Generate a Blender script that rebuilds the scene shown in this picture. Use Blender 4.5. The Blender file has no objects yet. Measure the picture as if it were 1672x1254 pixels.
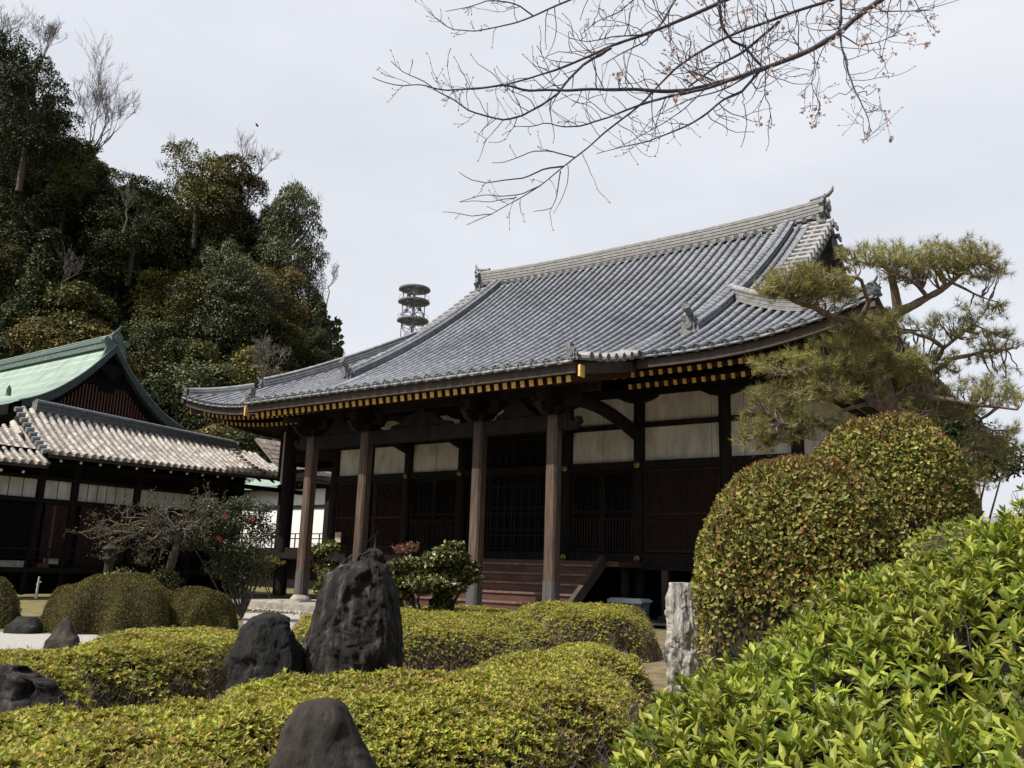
import bpy, math, random
import numpy as np
from mathutils import Matrix, Vector, noise as mnoise
random.seed(7); rng = np.random.default_rng(7)
scene = bpy.context.scene
# ------------------------------------------------------------------ camera
CX, CY, FPX, CAMH = 836.0, 627.0, 1421.0, 1.5
_up = np.array([214., -6600., 1421.]); _up /= np.linalg.norm(_up)
_x = np.array([2031., -240., -1421.]); _x -= _up*_x.dot(_up); _x /= np.linalg.norm(_x)
_y = np.cross(_up, _x)
if _y[2] < 0: _y = -_y
R = np.stack([_x, _y, _up])                       # rows: world axes seen in camera coordinates
cam = bpy.data.objects.new('camera', bpy.data.cameras.new('camera'))
scene.collection.objects.link(cam)
M = Matrix([[R[0,0], -R[0,1], -R[0,2], 0], [R[1,0], -R[1,1], -R[1,2], 0], [R[2,0], -R[2,1], -R[2,2], CAMH], [0,0,0,1]])
cam.matrix_world = M
cam.data.sensor_width = 36; cam.data.lens = 36*FPX/1672; cam.data.clip_start = .05; cam.data.clip_end = 3000
scene.camera = cam
# ------------------------------------------------------------------ light
SUN_EL, SUN_DIR2 = math.radians(53), np.array([-.47, -.88])
SUN_DIR2 = SUN_DIR2/np.linalg.norm(SUN_DIR2)
sd = Vector((SUN_DIR2[0]*math.cos(SUN_EL), SUN_DIR2[1]*math.cos(SUN_EL), math.sin(SUN_EL)))
sun = bpy.data.objects.new('sun', bpy.data.lights.new('sun', 'SUN'))
scene.collection.objects.link(sun)
sun.data.energy = 5.0; sun.data.angle = math.radians(.6); sun.data.color = (1, .94, .84)
sun.rotation_euler = (-sd).to_track_quat('-Z', 'Y').to_euler()
world = bpy.data.worlds.new('World'); scene.world = world; world.use_nodes = True
wn = world.node_tree; wn.nodes.clear()
wo = wn.nodes.new('ShaderNodeOutputWorld'); bg = wn.nodes.new('ShaderNodeBackground')
sky = wn.nodes.new('ShaderNodeTexSky'); sky.sky_type = 'NISHITA'; sky.sun_disc = False
sky.sun_elevation = SUN_EL; sky.sun_rotation = math.atan2(sd.x, sd.y); sky.air_density = 1.2; sky.dust_density = 4.0; sky.ozone_density = 1.5
bg.inputs[1].default_value = .1
# a thin bright veil of high cloud over the blue
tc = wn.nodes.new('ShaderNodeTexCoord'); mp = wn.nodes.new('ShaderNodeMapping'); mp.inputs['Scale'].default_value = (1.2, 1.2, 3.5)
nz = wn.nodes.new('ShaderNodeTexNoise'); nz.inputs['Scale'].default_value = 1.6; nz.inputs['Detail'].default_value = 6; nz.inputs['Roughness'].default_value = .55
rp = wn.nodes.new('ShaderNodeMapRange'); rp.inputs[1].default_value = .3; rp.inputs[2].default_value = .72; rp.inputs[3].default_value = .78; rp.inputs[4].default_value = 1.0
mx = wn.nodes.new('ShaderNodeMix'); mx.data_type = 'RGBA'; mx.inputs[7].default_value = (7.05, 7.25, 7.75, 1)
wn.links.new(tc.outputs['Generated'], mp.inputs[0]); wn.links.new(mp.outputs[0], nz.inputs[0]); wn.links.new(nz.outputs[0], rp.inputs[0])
# added veil mask: unseen sky behind the camera dimmed to cut shade fill
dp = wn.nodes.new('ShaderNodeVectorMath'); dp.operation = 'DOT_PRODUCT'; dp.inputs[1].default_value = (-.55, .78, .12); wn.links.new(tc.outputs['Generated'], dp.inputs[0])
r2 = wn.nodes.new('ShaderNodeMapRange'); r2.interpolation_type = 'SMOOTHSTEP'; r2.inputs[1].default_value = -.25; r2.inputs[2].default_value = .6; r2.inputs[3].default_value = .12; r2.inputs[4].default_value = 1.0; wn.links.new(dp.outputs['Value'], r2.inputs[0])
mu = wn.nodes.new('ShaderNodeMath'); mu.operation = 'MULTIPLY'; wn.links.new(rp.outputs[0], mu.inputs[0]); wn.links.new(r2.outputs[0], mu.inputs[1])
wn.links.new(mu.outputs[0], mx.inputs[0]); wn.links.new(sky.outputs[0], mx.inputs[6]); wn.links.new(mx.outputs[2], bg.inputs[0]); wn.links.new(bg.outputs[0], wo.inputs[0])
scene.view_settings.view_transform = 'Standard'; scene.view_settings.look = 'None'; scene.view_settings.exposure = .28; scene.view_settings.gamma = 1
scene.render.engine = 'CYCLES'
scene.cycles.max_bounces = 5; scene.cycles.diffuse_bounces = 3; scene.cycles.transparent_max_bounces = 4
# ------------------------------------------------------------------ where things stand: survey helpers
def ray(px, py): return R @ np.array([px-CX, py-CY, FPX])
def at(px, py, depth):
    return ray(px, py)*(depth/FPX) + np.array([0, 0, CAMH])
def grd(px, depth, z=0.0):
    """the point at height z, depth metres out, on the bearing of column px"""
    py = CY + ((z-CAMH)*FPX/depth - R[2,0]*(px-CX) - R[2,2]*FPX)/R[2,1]
    return at(px, py, depth)
def onY(px, py, y):
    d = ray(px, py); return d*(y/d[1]) + np.array([0, 0, CAMH])
def onX(px, py, x):
    d = ray(px, py); return d*(x/d[0]) + np.array([0, 0, CAMH])
VR = R[:, 0]/np.linalg.norm(R[:2, 0]); VR = np.array([VR[0], VR[1], 0]); VR /= np.linalg.norm(VR)       # level right of view
VF = np.array([-VR[1], VR[0], 0])                                                                         # level forward
UP = np.array([0, 0, 1.])
# ------------------------------------------------------------------ mesh tools
def nrm(a): return a/np.maximum(np.linalg.norm(a, axis=-1, keepdims=True), 1e-9)
class MB:
    def __init__(s): s.v = []; s.f = []; s.m = []; s.n = 0
    def add(s, V, F, mat=0):
        V = np.asarray(V, float).reshape(-1, 3)
        if isinstance(F, np.ndarray): s.f.append(F + s.n); k = len(F)
        else:
            k = len(F)
            by = {}
            for f in F: by.setdefault(len(f), []).append(f)
            for q in by.values(): s.f.append(np.array(q) + s.n)
        s.m.append(np.full(k, mat, int)); s.v.append(V); s.n += len(V); return s
    def box(s, c, d, mat=0, rz=0):
        c = np.asarray(c, float); h = np.asarray(d, float)/2
        P = np.array([[x, y, z] for z in (-1, 1) for y in (-1, 1) for x in (-1, 1)])*h
        if rz: a, b = math.cos(rz), math.sin(rz); P = P @ np.array([[a, b, 0], [-b, a, 0], [0, 0, 1]])
        return s.add(P + c, BOXF, mat)
    def span(s, x0, x1, y0, y1, z0, z1, mat=0):
        return s.box(((x0+x1)/2, (y0+y1)/2, (z0+z1)/2), (abs(x1-x0), abs(y1-y0), abs(z1-z0)), mat)
    def bar(s, p, q, w, h, mat=0, up=UP):
        p = np.asarray(p, float); q = np.asarray(q, float); t = nrm(q-p); sd_ = np.cross(t, up); sd_ = nrm(sd_); u = np.cross(sd_, t)
        V = [o + sd_*a*w/2 + u*b*h/2 for o in (p, q) for b in (-1, 1) for a in (-1, 1)]
        return s.add(V, BOXF, mat)
    def tube(s, P, r, n=8, mat=0, caps=True, a0=0, a1=2*math.pi, up=None, sq=1.0):
        P = np.asarray(P, float); k = len(P); r = np.broadcast_to(np.asarray(r, float), (k,))
        T = nrm(np.gradient(P, axis=0)); ref = UP if up is None else np.asarray(up, float)
        S = np.cross(T, ref); bad = np.linalg.norm(S, axis=1) < .05
        if bad.any(): S[bad] = np.cross(T[bad], [1, .1, 0])
        S = nrm(S)
        for i in range(1, k):
            if S[i].dot(S[i-1]) < 0: S[i] = -S[i]
        U = np.cross(S, T); full = abs(a1-a0-2*math.pi) < 1e-6
        a = np.linspace(a0, a1, n, endpoint=not full)
        V = P[:, None] + (np.cos(a)[None, :, None]*S[:, None] + sq*np.sin(a)[None, :, None]*U[:, None])*r[:, None, None]
        V = V.reshape(-1, 3); m = n if full else n-1
        i, j = np.meshgrid(np.arange(k-1), np.arange(m), indexing='ij'); i = i.ravel(); j = j.ravel(); j2 = (j+1) % n
        F = np.stack([i*n+j, i*n+j2, (i+1)*n+j2, (i+1)*n+j], 1); s.add(V, F, mat)
        if caps and full:
            s.add(V[:n], [tuple(range(n))[::-1]], mat); s.add(V[-n:], [tuple(range(n))], mat)
        return s
    def sheet(s, G, mat=0):
        G = np.asarray(G, float); a, b = G.shape[:2]
        i, j = np.meshgrid(np.arange(a-1), np.arange(b-1), indexing='ij'); i = i.ravel(); j = j.ravel()
        return s.add(G.reshape(-1, 3), np.stack([i*b+j, (i+1)*b+j, (i+1)*b+j+1, i*b+j+1], 1), mat)
    def prism(s, poly, o, ax, ay, t, mat=0):
        """outline poly in axes ax, ay round o, thickness vector t (centred)"""
        o, ax, ay, t = [np.asarray(q, float) for q in (o, ax, ay, t)]
        B = np.array([o + x*ax + y*ay for x, y in poly]); n = len(B); V = np.concatenate([B - t/2, B + t/2])
        F = [tuple(range(n)), tuple(range(2*n-1, n-1, -1))] + [(i, i+n, (i+1) % n + n, (i+1) % n) for i in range(n)]
        return s.add(V, F, mat)
    def lathe(s, c, prof, n=16, mat=0):
        c = np.asarray(c, float)
        a = np.arange(n)/n*2*math.pi
        V = np.array([[c[0]+r*math.cos(t), c[1]+r*math.sin(t), c[2]+z] for r, z in prof for t in a]); k = len(prof)
        i, j = np.meshgrid(np.arange(k-1), np.arange(n), indexing='ij'); i = i.ravel(); j = j.ravel(); j2 = (j+1) % n
        s.add(V, np.stack([i*n+j, i*n+j2, (i+1)*n+j2, (i+1)*n+j], 1), mat)
        s.add(V[-n:], [tuple(range(n))], mat); s.add(V[:n], [tuple(range(n))[::-1]], mat); return s
    def build(s, name, mats, parent=None, smooth=False, origin=None):
        if not isinstance(mats, (list, tuple)): mats = [mats]
        V = np.concatenate(s.v); me = bpy.data.meshes.new(name)
        if parent is not None: off = np.array(WLOC[parent.name])
        elif origin is not None: off = np.asarray(origin, float)
        else: off = np.array([(V[:,0].min()+V[:,0].max())/2, (V[:,1].min()+V[:,1].max())/2, V[:,2].min()])
        V = V - off
        me.vertices.add(len(V)); me.vertices.foreach_set('co', V.astype(np.float32).ravel())
        # order of faces follows the order of self.f; material ids were stored per add()
        loops = np.concatenate([f.ravel() for f in s.f]); sizes = np.concatenate([np.full(len(f), f.shape[1]) for f in s.f])
        me.loops.add(len(loops)); me.loops.foreach_set('vertex_index', loops.astype(np.int32))
        starts = np.concatenate([[0], np.cumsum(sizes)[:-1]])
        me.polygons.add(len(sizes)); me.polygons.foreach_set('loop_start', starts.astype(np.int32))
        try: me.polygons.foreach_set('loop_total', sizes.astype(np.int32))
        except Exception: pass
        for m in mats: me.materials.append(m)
        if len(mats) > 1: me.polygons.foreach_set('material_index', np.concatenate(s.m).astype(np.int32))
        me.polygons.foreach_set('use_smooth', np.full(len(sizes), bool(smooth)))
        me.update(calc_edges=True); me.validate()
        o = bpy.data.objects.new(name, me); scene.collection.objects.link(o)
        if parent is not None: o.parent = parent
        else: o.location = off
        WLOC[o.name] = tuple(off)
        return o
BOXF = [(0,2,3,1), (4,5,7,6), (0,1,5,4), (2,6,7,3), (0,4,6,2), (1,3,7,5)]
WLOC = {}
def tag(o, label=None, cat=None, group=None, kind=None):
    if label: o['label'] = label
    if cat: o['category'] = cat
    if group: o['group'] = group
    if kind: o['kind'] = kind
    return o
def thing(name, loc, label, cat, group=None):
    o = bpy.data.objects.new(name, None); scene.collection.objects.link(o); o.location = tuple(loc); o.empty_display_size = .2
    WLOC[o.name] = tuple(loc); return tag(o, label, cat, group)
def copy_tree(o, parent=None):
    c = o.copy(); scene.collection.objects.link(c)
    if parent is not None: c.parent = parent
    for ch in [q for q in KIDS.get(o.name, [])]: copy_tree(ch, c)
    return c
KIDS = {}
def noise(P, f=1.0, seed=0, oct=3):
    """cheap smooth noise, about -1..1, vectorised"""
    P = np.asarray(P, float); out = np.zeros(P.shape[:-1]); r = np.random.default_rng(100+seed); a = 1.; tot = 0
    for o in range(oct):
        s = np.zeros_like(out)
        for k in range(6):
            d = nrm(r.normal(size=P.shape[-1])[None])[0]*f*r.uniform(.7, 1.4); s += np.sin(P @ d*2.2 + r.uniform(0, 6.28))
        out += a*s/2.6; tot += a; a *= .5; f *= 2.1
    return out/tot
def mnz(P, f=1., oct=4, off=0.):
    """fractal Perlin noise, slower but without the regularity of sums of sines"""
    return np.array([mnoise.fractal(Vector((p[0]*f+off, p[1]*f+off*.7, p[2]*f)), .9, 2.1, oct) for p in P])
# ------------------------------------------------------------------ materials
def mat(name, c1, c2=None, rough=.6, scale=3., detail=5, bump=0, bscale=None, island=0, hue=0, stretch=None, metal=0, spec=None, c3=None, trans=0, coords='Object', dist=.02, lo=.35, hi=.65, var=.0):
    m = bpy.data.materials.new(name); m.use_nodes = True; nt = m.node_tree; b = nt.nodes['Principled BSDF']; N = nt.nodes.new; L = nt.links.new
    b.inputs['Roughness'].default_value = rough; b.inputs['Metallic'].default_value = metal
    if spec is not None: b.inputs['Specular IOR Level'].default_value = spec
    t = N('ShaderNodeTexCoord'); mpn = N('ShaderNodeMapping'); L(t.outputs[coords], mpn.inputs[0])
    if stretch: mpn.inputs['Scale'].default_value = stretch
    n = N('ShaderNodeTexNoise'); n.inputs['Scale'].default_value = scale; n.inputs['Detail'].default_value = detail; n.inputs['Roughness'].default_value = .6; L(mpn.outputs[0], n.inputs[0])
    cr = N('ShaderNodeValToRGB'); L(n.outputs[0], cr.inputs[0]); e = cr.color_ramp.elements
    e[0].position = lo; e[1].position = hi; e[0].color = (*c1, 1); e[1].color = (*(c2 or c1), 1)
    if c3: q = e.new((lo+hi)/2); q.color = (*c3, 1)
    out = cr.outputs[0]
    if island:
        g = N('ShaderNodeNewGeometry'); h = N('ShaderNodeHueSaturation'); L(out, h.inputs['Color'])
        mr = N('ShaderNodeMapRange'); mr.inputs[3].default_value = 1-island; mr.inputs[4].default_value = 1+island; L(g.outputs['Random Per Island'], mr.inputs[0]); L(mr.outputs[0], h.inputs['Value'])
        if hue:
            ml = N('ShaderNodeMath'); ml.operation = 'MULTIPLY'; ml.inputs[1].default_value = 7.3; L(g.outputs['Random Per Island'], ml.inputs[0])
            fr = N('ShaderNodeMath'); fr.operation = 'FRACT'; L(ml.outputs[0], fr.inputs[0])
            mh = N('ShaderNodeMapRange'); mh.inputs[3].default_value = .5-hue; mh.inputs[4].default_value = .5+hue; L(fr.outputs[0], mh.inputs[0]); L(mh.outputs[0], h.inputs['Hue'])
        out = h.outputs[0]
    if var:
        n3 = N('ShaderNodeTexNoise'); n3.inputs['Scale'].default_value = .35; n3.inputs['Detail'].default_value = 3; L(t.outputs['Object'], n3.inputs[0])
        h3 = N('ShaderNodeHueSaturation'); m3 = N('ShaderNodeMapRange'); m3.inputs[1].default_value = .35; m3.inputs[2].default_value = .65; m3.inputs[3].default_value = 1-var; m3.inputs[4].default_value = 1+var
        L(n3.outputs[0], m3.inputs[0]); L(m3.outputs[0], h3.inputs['Value']); L(out, h3.inputs['Color']); out = h3.outputs[0]
    L(out, b.inputs['Base Color'])
    if bump:
        n2 = N('ShaderNodeTexNoise'); n2.inputs['Scale'].default_value = bscale or scale*4; n2.inputs['Detail'].default_value = 8; n2.inputs['Roughness'].default_value = .65; L(mpn.outputs[0], n2.inputs[0])
        bp = N('ShaderNodeBump'); bp.inputs['Strength'].default_value = bump; bp.inputs['Distance'].default_value = dist; L(n2.outputs[0], bp.inputs['Height']); L(bp.outputs[0], b.inputs['Normal'])
    if trans:
        tr = N('ShaderNodeBsdfTranslucent'); L(out, tr.inputs[0]); ms = N('ShaderNodeMixShader'); ms.inputs[0].default_value = trans
        L(b.outputs[0], ms.inputs[1]); L(tr.outputs[0], ms.inputs[2]); L(ms.outputs[0], nt.nodes['Material Output'].inputs[0])
    return m
def leafmat(name, cols, rough=.45, trans=.25, spec=.4, val=.25, objvar=0, patch=.22):
    """cols: list of (weight, rgb); each leaf (mesh island) draws one colour"""
    m = bpy.data.materials.new(name); m.use_nodes = True; nt = m.node_tree; b = nt.nodes['Principled BSDF']; N = nt.nodes.new; L = nt.links.new
    g = N('ShaderNodeNewGeometry'); cr = N('ShaderNodeValToRGB'); cr.color_ramp.interpolation = 'CONSTANT'; L(g.outputs['Random Per Island'], cr.inputs[0])
    tot = sum(w for w, c in cols); acc = 0; e = cr.color_ramp.elements
    for i, (w, c) in enumerate(cols):
        p = acc/tot; acc += w
        q = e[i] if i < 2 else e.new(p)
        q.position = p; q.color = (*c, 1)
    ml = N('ShaderNodeMath'); ml.operation = 'MULTIPLY'; ml.inputs[1].default_value = 13.7; L(g.outputs['Random Per Island'], ml.inputs[0])
    fr = N('ShaderNodeMath'); fr.operation = 'FRACT'; L(ml.outputs[0], fr.inputs[0])
    mr = N('ShaderNodeMapRange'); mr.inputs[3].default_value = 1-val; mr.inputs[4].default_value = 1+val; L(fr.outputs[0], mr.inputs[0])
    h0 = N('ShaderNodeHueSaturation'); L(cr.outputs[0], h0.inputs['Color']); tcx = N('ShaderNodeTexCoord'); nx = N('ShaderNodeTexNoise'); nx.inputs['Scale'].default_value = 1.7; nx.inputs['Detail'].default_value = 3; L(tcx.outputs['Object'], nx.inputs[0])
    mx_ = N('ShaderNodeMapRange'); mx_.inputs[1].default_value = .35; mx_.inputs[2].default_value = .65; mx_.inputs[3].default_value = 1-patch; mx_.inputs[4].default_value = 1+patch; L(nx.outputs[0], mx_.inputs[0]); L(mx_.outputs[0], h0.inputs['Value'])
    mh_ = N('ShaderNodeMapRange'); mh_.inputs[1].default_value = .35; mh_.inputs[2].default_value = .65; mh_.inputs[3].default_value = .5-patch*.05; mh_.inputs[4].default_value = .5+patch*.05; L(nx.outputs[0], mh_.inputs[0]); L(mh_.outputs[0], h0.inputs['Hue'])
    h = N('ShaderNodeHueSaturation'); L(h0.outputs[0], h.inputs['Color']); L(mr.outputs[0], h.inputs['Value']); L(h.outputs[0], b.inputs['Base Color'])
    if objvar:   # each tree has its own depth of green
        oi = N('ShaderNodeObjectInfo'); m5 = N('ShaderNodeMapRange'); m5.inputs[3].default_value = 1-objvar; m5.inputs[4].default_value = 1+objvar; L(oi.outputs['Random'], m5.inputs[0])
        m6 = N('ShaderNodeMath'); m6.operation = 'MULTIPLY'; L(mr.outputs[0], m6.inputs[0]); L(m5.outputs[0], m6.inputs[1]); L(m6.outputs[0], h.inputs['Value'])
    b.inputs['Roughness'].default_value = rough; b.inputs['Specular IOR Level'].default_value = spec
    if trans:
        tr = N('ShaderNodeBsdfTranslucent'); L(h.outputs[0], tr.inputs[0]); ms = N('ShaderNodeMixShader'); ms.inputs[0].default_value = trans
        L(b.outputs[0], ms.inputs[1]); L(tr.outputs[0], ms.inputs[2]); L(ms.outputs[0], nt.nodes['Material Output'].inputs[0])
    return m
MT = dict(
 tile=mat('roof_tile', (.125,.133,.150), (.245,.258,.286), .5, 5, island=.12, bump=.25, bscale=30, dist=.01, var=.14),
 ridge_tile=mat('ridge_tile', (.14,.148,.163), (.25,.26,.28), .55, 4, island=.16, bump=.3, bscale=25, dist=.01, var=.15),
 ridge_pale=mat('ridge_tile_pale', (.17,.17,.172), (.28,.277,.275), .6, 4, island=.15, bump=.3, bscale=25, dist=.01),
 oni=mat('ornament_tile', (.07,.075,.08), (.17,.18,.18), .6, 9, bump=.6, bscale=25, dist=.02),
 oldtile=mat('old_roof_tile', (.19,.168,.15), (.38,.345,.31), .6, 7, island=.35, hue=.012, bump=.4, bscale=40, dist=.01),
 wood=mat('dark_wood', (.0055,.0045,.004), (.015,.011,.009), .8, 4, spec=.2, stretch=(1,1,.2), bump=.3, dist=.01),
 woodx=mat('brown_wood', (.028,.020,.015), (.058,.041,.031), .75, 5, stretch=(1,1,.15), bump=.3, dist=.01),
 pillar=mat('pillar_wood', (.020,.012,.008), (.098,.060,.040), .7, 9, stretch=(2,2,.12), bump=.5, bscale=30, dist=.01, var=.3),
 pillar_low=mat('pillar_wood_grey', (.030,.028,.030), (.080,.074,.072), .75, 9, stretch=(2,2,.12), bump=.5, bscale=30, dist=.01),
 rafter=mat('red_brown_rafter', (.035,.013,.009), (.06,.022,.014), .7, 6),
 redwood=mat('red_brown_step', (.042,.014,.009), (.10,.034,.020), .7, 6, stretch=(.2,1,1), bump=.2, dist=.01),
 tread=mat('worn_tread', (.07,.042,.03), (.16,.11,.08), .7, 8),
 lattice=mat('lattice_wood', (.017,.009,.0075), (.036,.018,.014), .75, 6, spec=.2),
 plaster=mat('white_plaster', (.40,.375,.335), (.60,.57,.53), .9, 1.8, stretch=(1.5,1.5,.5), bump=.05, var=.1),
 plasterw=mat('bright_plaster', (.78,.78,.76), (.84,.84,.82), .9, 1.3),
 gold=mat('yellow_painted_end', (.52,.30,.07), (.76,.50,.16), .5, 6, island=.18),
 bronze=mat('bronze_fitting', (.16,.11,.04), (.30,.22,.09), .4, 6, metal=.7),
 copper=mat('verdigris_copper', (.15,.22,.185), (.29,.375,.325), .65, 2.5, stretch=(3,.5,.5), bump=.2, island=.14, var=.12),
 copperd=mat('dark_copper', (.05,.085,.075), (.11,.16,.14), .6, 6, bump=.3), barge=mat('blackened_copper', (.012,.020,.018), (.03,.045,.04), .6, 6),
 shingle=mat('bark_shingle', (.12,.095,.08), (.30,.25,.22), .85, 5, island=.25, bump=.5, bscale=30),
 barkt=mat('bare_twig_bark', (.07,.058,.052), (.18,.15,.135), .85, 9),
 bark=mat('pine_bark', (.10,.075,.06), (.26,.20,.165), .85, 8, bump=.9, bscale=22, dist=.03),
 barkd=mat('dark_bark', (.045,.035,.03), (.13,.105,.09), .85, 10, bump=.8, bscale=25, dist=.02),
 barkg=mat('grey_bark', (.16,.14,.13), (.34,.31,.29), .85, 9, bump=.6, bscale=25, dist=.02),
 cherry=mat('cherry_bark', (.038,.032,.040), (.10,.085,.098), .7, 20, bump=.5, bscale=60, dist=.004),
 stone=mat('grey_stone', (.20,.18,.155), (.36,.33,.29), .85, 5, bump=.4, bscale=30, island=.08),
 gravel=mat('pale_gravel', (.24,.23,.215), (.52,.50,.465), .9, 30, bump=.9, bscale=60, dist=.03),
 soil=mat('garden_soil', (.10,.065,.038), (.22,.155,.095), .95, 3, c3=(.13,.11,.05), bump=.8, bscale=30, dist=.03),
 moss=mat('moss', (.07,.08,.02), (.20,.15,.06), .95, 2, bump=.8, bscale=40, dist=.02),
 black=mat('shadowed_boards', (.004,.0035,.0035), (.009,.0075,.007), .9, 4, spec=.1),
 iron=mat('tower_steel', (.14,.15,.18), (.22,.235,.27), .5, 4),
)
# ================================================================== ground
g = MB(); g.sheet([[(-900+60*i, -900+60*j, -.02) for j in range(31)] for i in range(31)])
tag(g.build('ground', MT['soil'], origin=(0,0,0)), kind='structure')
def poly_sheet(name, pts, z, m, kind='structure'):
    b = MB(); P = [(p[0], p[1], z) for p in pts]; b.add(P, [tuple(range(len(P)))]); return tag(b.build(name, m), kind=kind)
# ================================================================== tiled roof tools
def resample(P, step):
    P = np.asarray(P, float); s = np.concatenate([[0], np.cumsum(np.linalg.norm(np.diff(P, axis=0), axis=1))])
    n = max(2, int(round(s[-1]/step))+1); t = np.linspace(0, s[-1], n)
    return np.stack([np.interp(t, s, P[:, k]) for k in range(3)], 1)
def covers(mb, P, r=.095, step=.36, side=None, mat=0, disc=0, lift=0.03, tap=.93):
    """a row of round cover tiles from the eave (first point) up; each tile its own piece"""
    P = resample(P, step); n = 7; a = np.linspace(-.15, math.pi+.15, n)
    for i in range(len(P)-1):
        p, q = P[i], P[i+1]; t = nrm(q-p); s = nrm(np.cross(t, UP)) if side is None else np.asarray(side, float); u = np.cross(s, t)
        j = rng.normal(0, .004, 2)
        A = p + u*lift + np.outer(np.cos(a), s)*r*1.04 + np.outer(np.sin(a), u)*(r*1.04+j[0]); B = q + t*.03 + u*lift + np.outer(np.cos(a), s)*r*tap + np.outer(np.sin(a), u)*(r*tap+j[1])
        mb.add(np.concatenate([A, B]), [(k, k+1, n+k+1, n+k) for k in range(n-1)], mat); mb.add(A, [tuple(range(n))[::-1]], mat)
    if disc:
        p, q = P[0], P[1]; t = nrm(q-p); s = nrm(np.cross(t, UP)) if side is None else np.asarray(side, float); u = np.cross(s, t); tiledisc(mb, p + u*lift - t*.02, -t, s, u, r*1.25, disc)
def tiledisc(mb, c, n, s, u, r, mat):
    """round end tile with a raised rim and a flower cross in relief"""
    k = 14; a = np.arange(k)/k*2*math.pi; ring = lambda rr, d: c + n*d + np.outer(np.cos(a), s)*rr + np.outer(np.sin(a), u)*rr
    V = np.concatenate([ring(r, -.05), ring(r, .03), ring(r*.8, .03), ring(r*.78, .0)])
    F = [(q*k+i, q*k+(i+1) % k, (q+1)*k+(i+1) % k, (q+1)*k+i) for q in range(3) for i in range(k)] + [tuple(range(3*k, 4*k))]
    [mb.add(V[q*k:(q+2)*k], [(i, (i+1) % k, k+(i+1) % k, k+i) for i in range(k)], mat) for q in range(3)]; mb.add(V[3*k:], [tuple(range(k))], mat)
    for th in (.785, 2.356):
        d = s*math.cos(th)+u*math.sin(th); mb.bar(c - d*r*.7 + n*.012, c + d*r*.7 + n*.012, r*.28, .022, mat, up=n)
def pans(mb, A, B, step=.24, mat=0):
    """concave pan tiles between two cover rows, lapped like saw teeth"""
    A = resample(A, step); B = resample(B, step); n = min(len(A), len(B)); A = A[:n]; B = B[:n]
    w = np.linspace(0, 1, 4)[:, None]
    for i in range(n-1):
        lo = A[i]*(1-w)+B[i]*w; hi = A[i+1]*(1-w)+B[i+1]*w; sag = np.array([0, -.045, -.045, 0])
        lo = lo + np.outer(sag+.022, UP); hi = hi + np.outer(sag-.004, UP); lp = lo - np.outer([.03]*4, UP)
        mb.add(np.concatenate([lo, hi]), [(k, k+1, 5+k, 4+k) for k in range(3)], mat); mb.add(np.concatenate([lo, lp]), [(4+k, 5+k, k+1, k) for k in range(3)], mat)
def ridge(mb, P, h=.5, w=.3, layers=6, cap=.1, mat=0, capmat=None):
    """stacked ridge: thin flat courses under a round cap, following P (its foot)"""
    P = resample(P, .35); T = nrm(np.gradient(P, axis=0)); S = nrm(np.cross(T, UP))
    for k in range(layers):
        z0 = h*k/layers; z1 = h*(k+.78)/layers; ww = w/2*(1+.10*((k+1) % 2)) * (1.06 if k == layers-1 else 1)
        for (za, zb, wv) in ((z0, z1, ww), (z1, h*(k+1)/layers, w/2*.86)):
            G = np.stack([P-S*wv+UP*za, P-S*wv+UP*zb, P+S*wv+UP*zb, P+S*wv+UP*za], 1)
            mb.sheet(G, mat)
            mb.add(G[0], [(0,1,2,3)], mat); mb.add(G[-1], [(3,2,1,0)], mat)
    Q = P + UP*(h-.02)
    for i in range(len(Q)-1): mb.tube([Q[i]-T[i]*.02, Q[i+1]], [cap*1.05, cap*.96], 9, mat if capmat is None else capmat, a0=-.2, a1=math.pi+.2, caps=False)
def onigawara(mb, c, face, side, h=.8, mat=0, tip=True):
    """ridge-end ornament: shouldered plate, boss, curling horns and an upturned round tip"""
    c = np.asarray(c, float); face = nrm(np.asarray(face, float)); side = np.asarray(side, float)
    pl = [(-.42,0),(-.5,.12),(-.4,.2),(-.36,.42),(-.44,.55),(-.34,.66),(-.22,.72),(-.12,.86),(0,.92),(.12,.86),(.22,.72),(.34,.66),(.44,.55),(.36,.42),(.4,.2),(.5,.12),(.42,0)]
    mb.prism([(x*h, y*h) for x, y in pl], c, side, UP, face*.16*h, mat)
    mb.prism([(x*h*.62, y*h*.7+.08*h) for x, y in pl], c+face*.12*h, side, UP, face*.1*h, mat)
    a = np.arange(12)/12*6.283
    mb.prism([(math.cos(t)*.15*h, math.sin(t)*.15*h) for t in a], c+face*.19*h+UP*.42*h, side, UP, face*.12*h, mat)
    for sg in (-1, 1): mb.tube([c+side*sg*.2*h+UP*.62*h+face*.1*h, c+side*sg*.33*h+UP*.78*h+face*.14*h, c+side*sg*.28*h+UP*.95*h+face*.12*h], [.06*h, .05*h, .01*h], 6, mat)
    if tip: mb.tube([c-face*.5*h+UP*.86*h, c-face*.1*h+UP*.9*h, c+face*.2*h+UP*.98*h, c+face*.34*h+UP*1.12*h, c+face*.38*h+UP*1.3*h], [.09*h, .09*h, .085*h, .07*h, .02*h], 8, mat)
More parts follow.
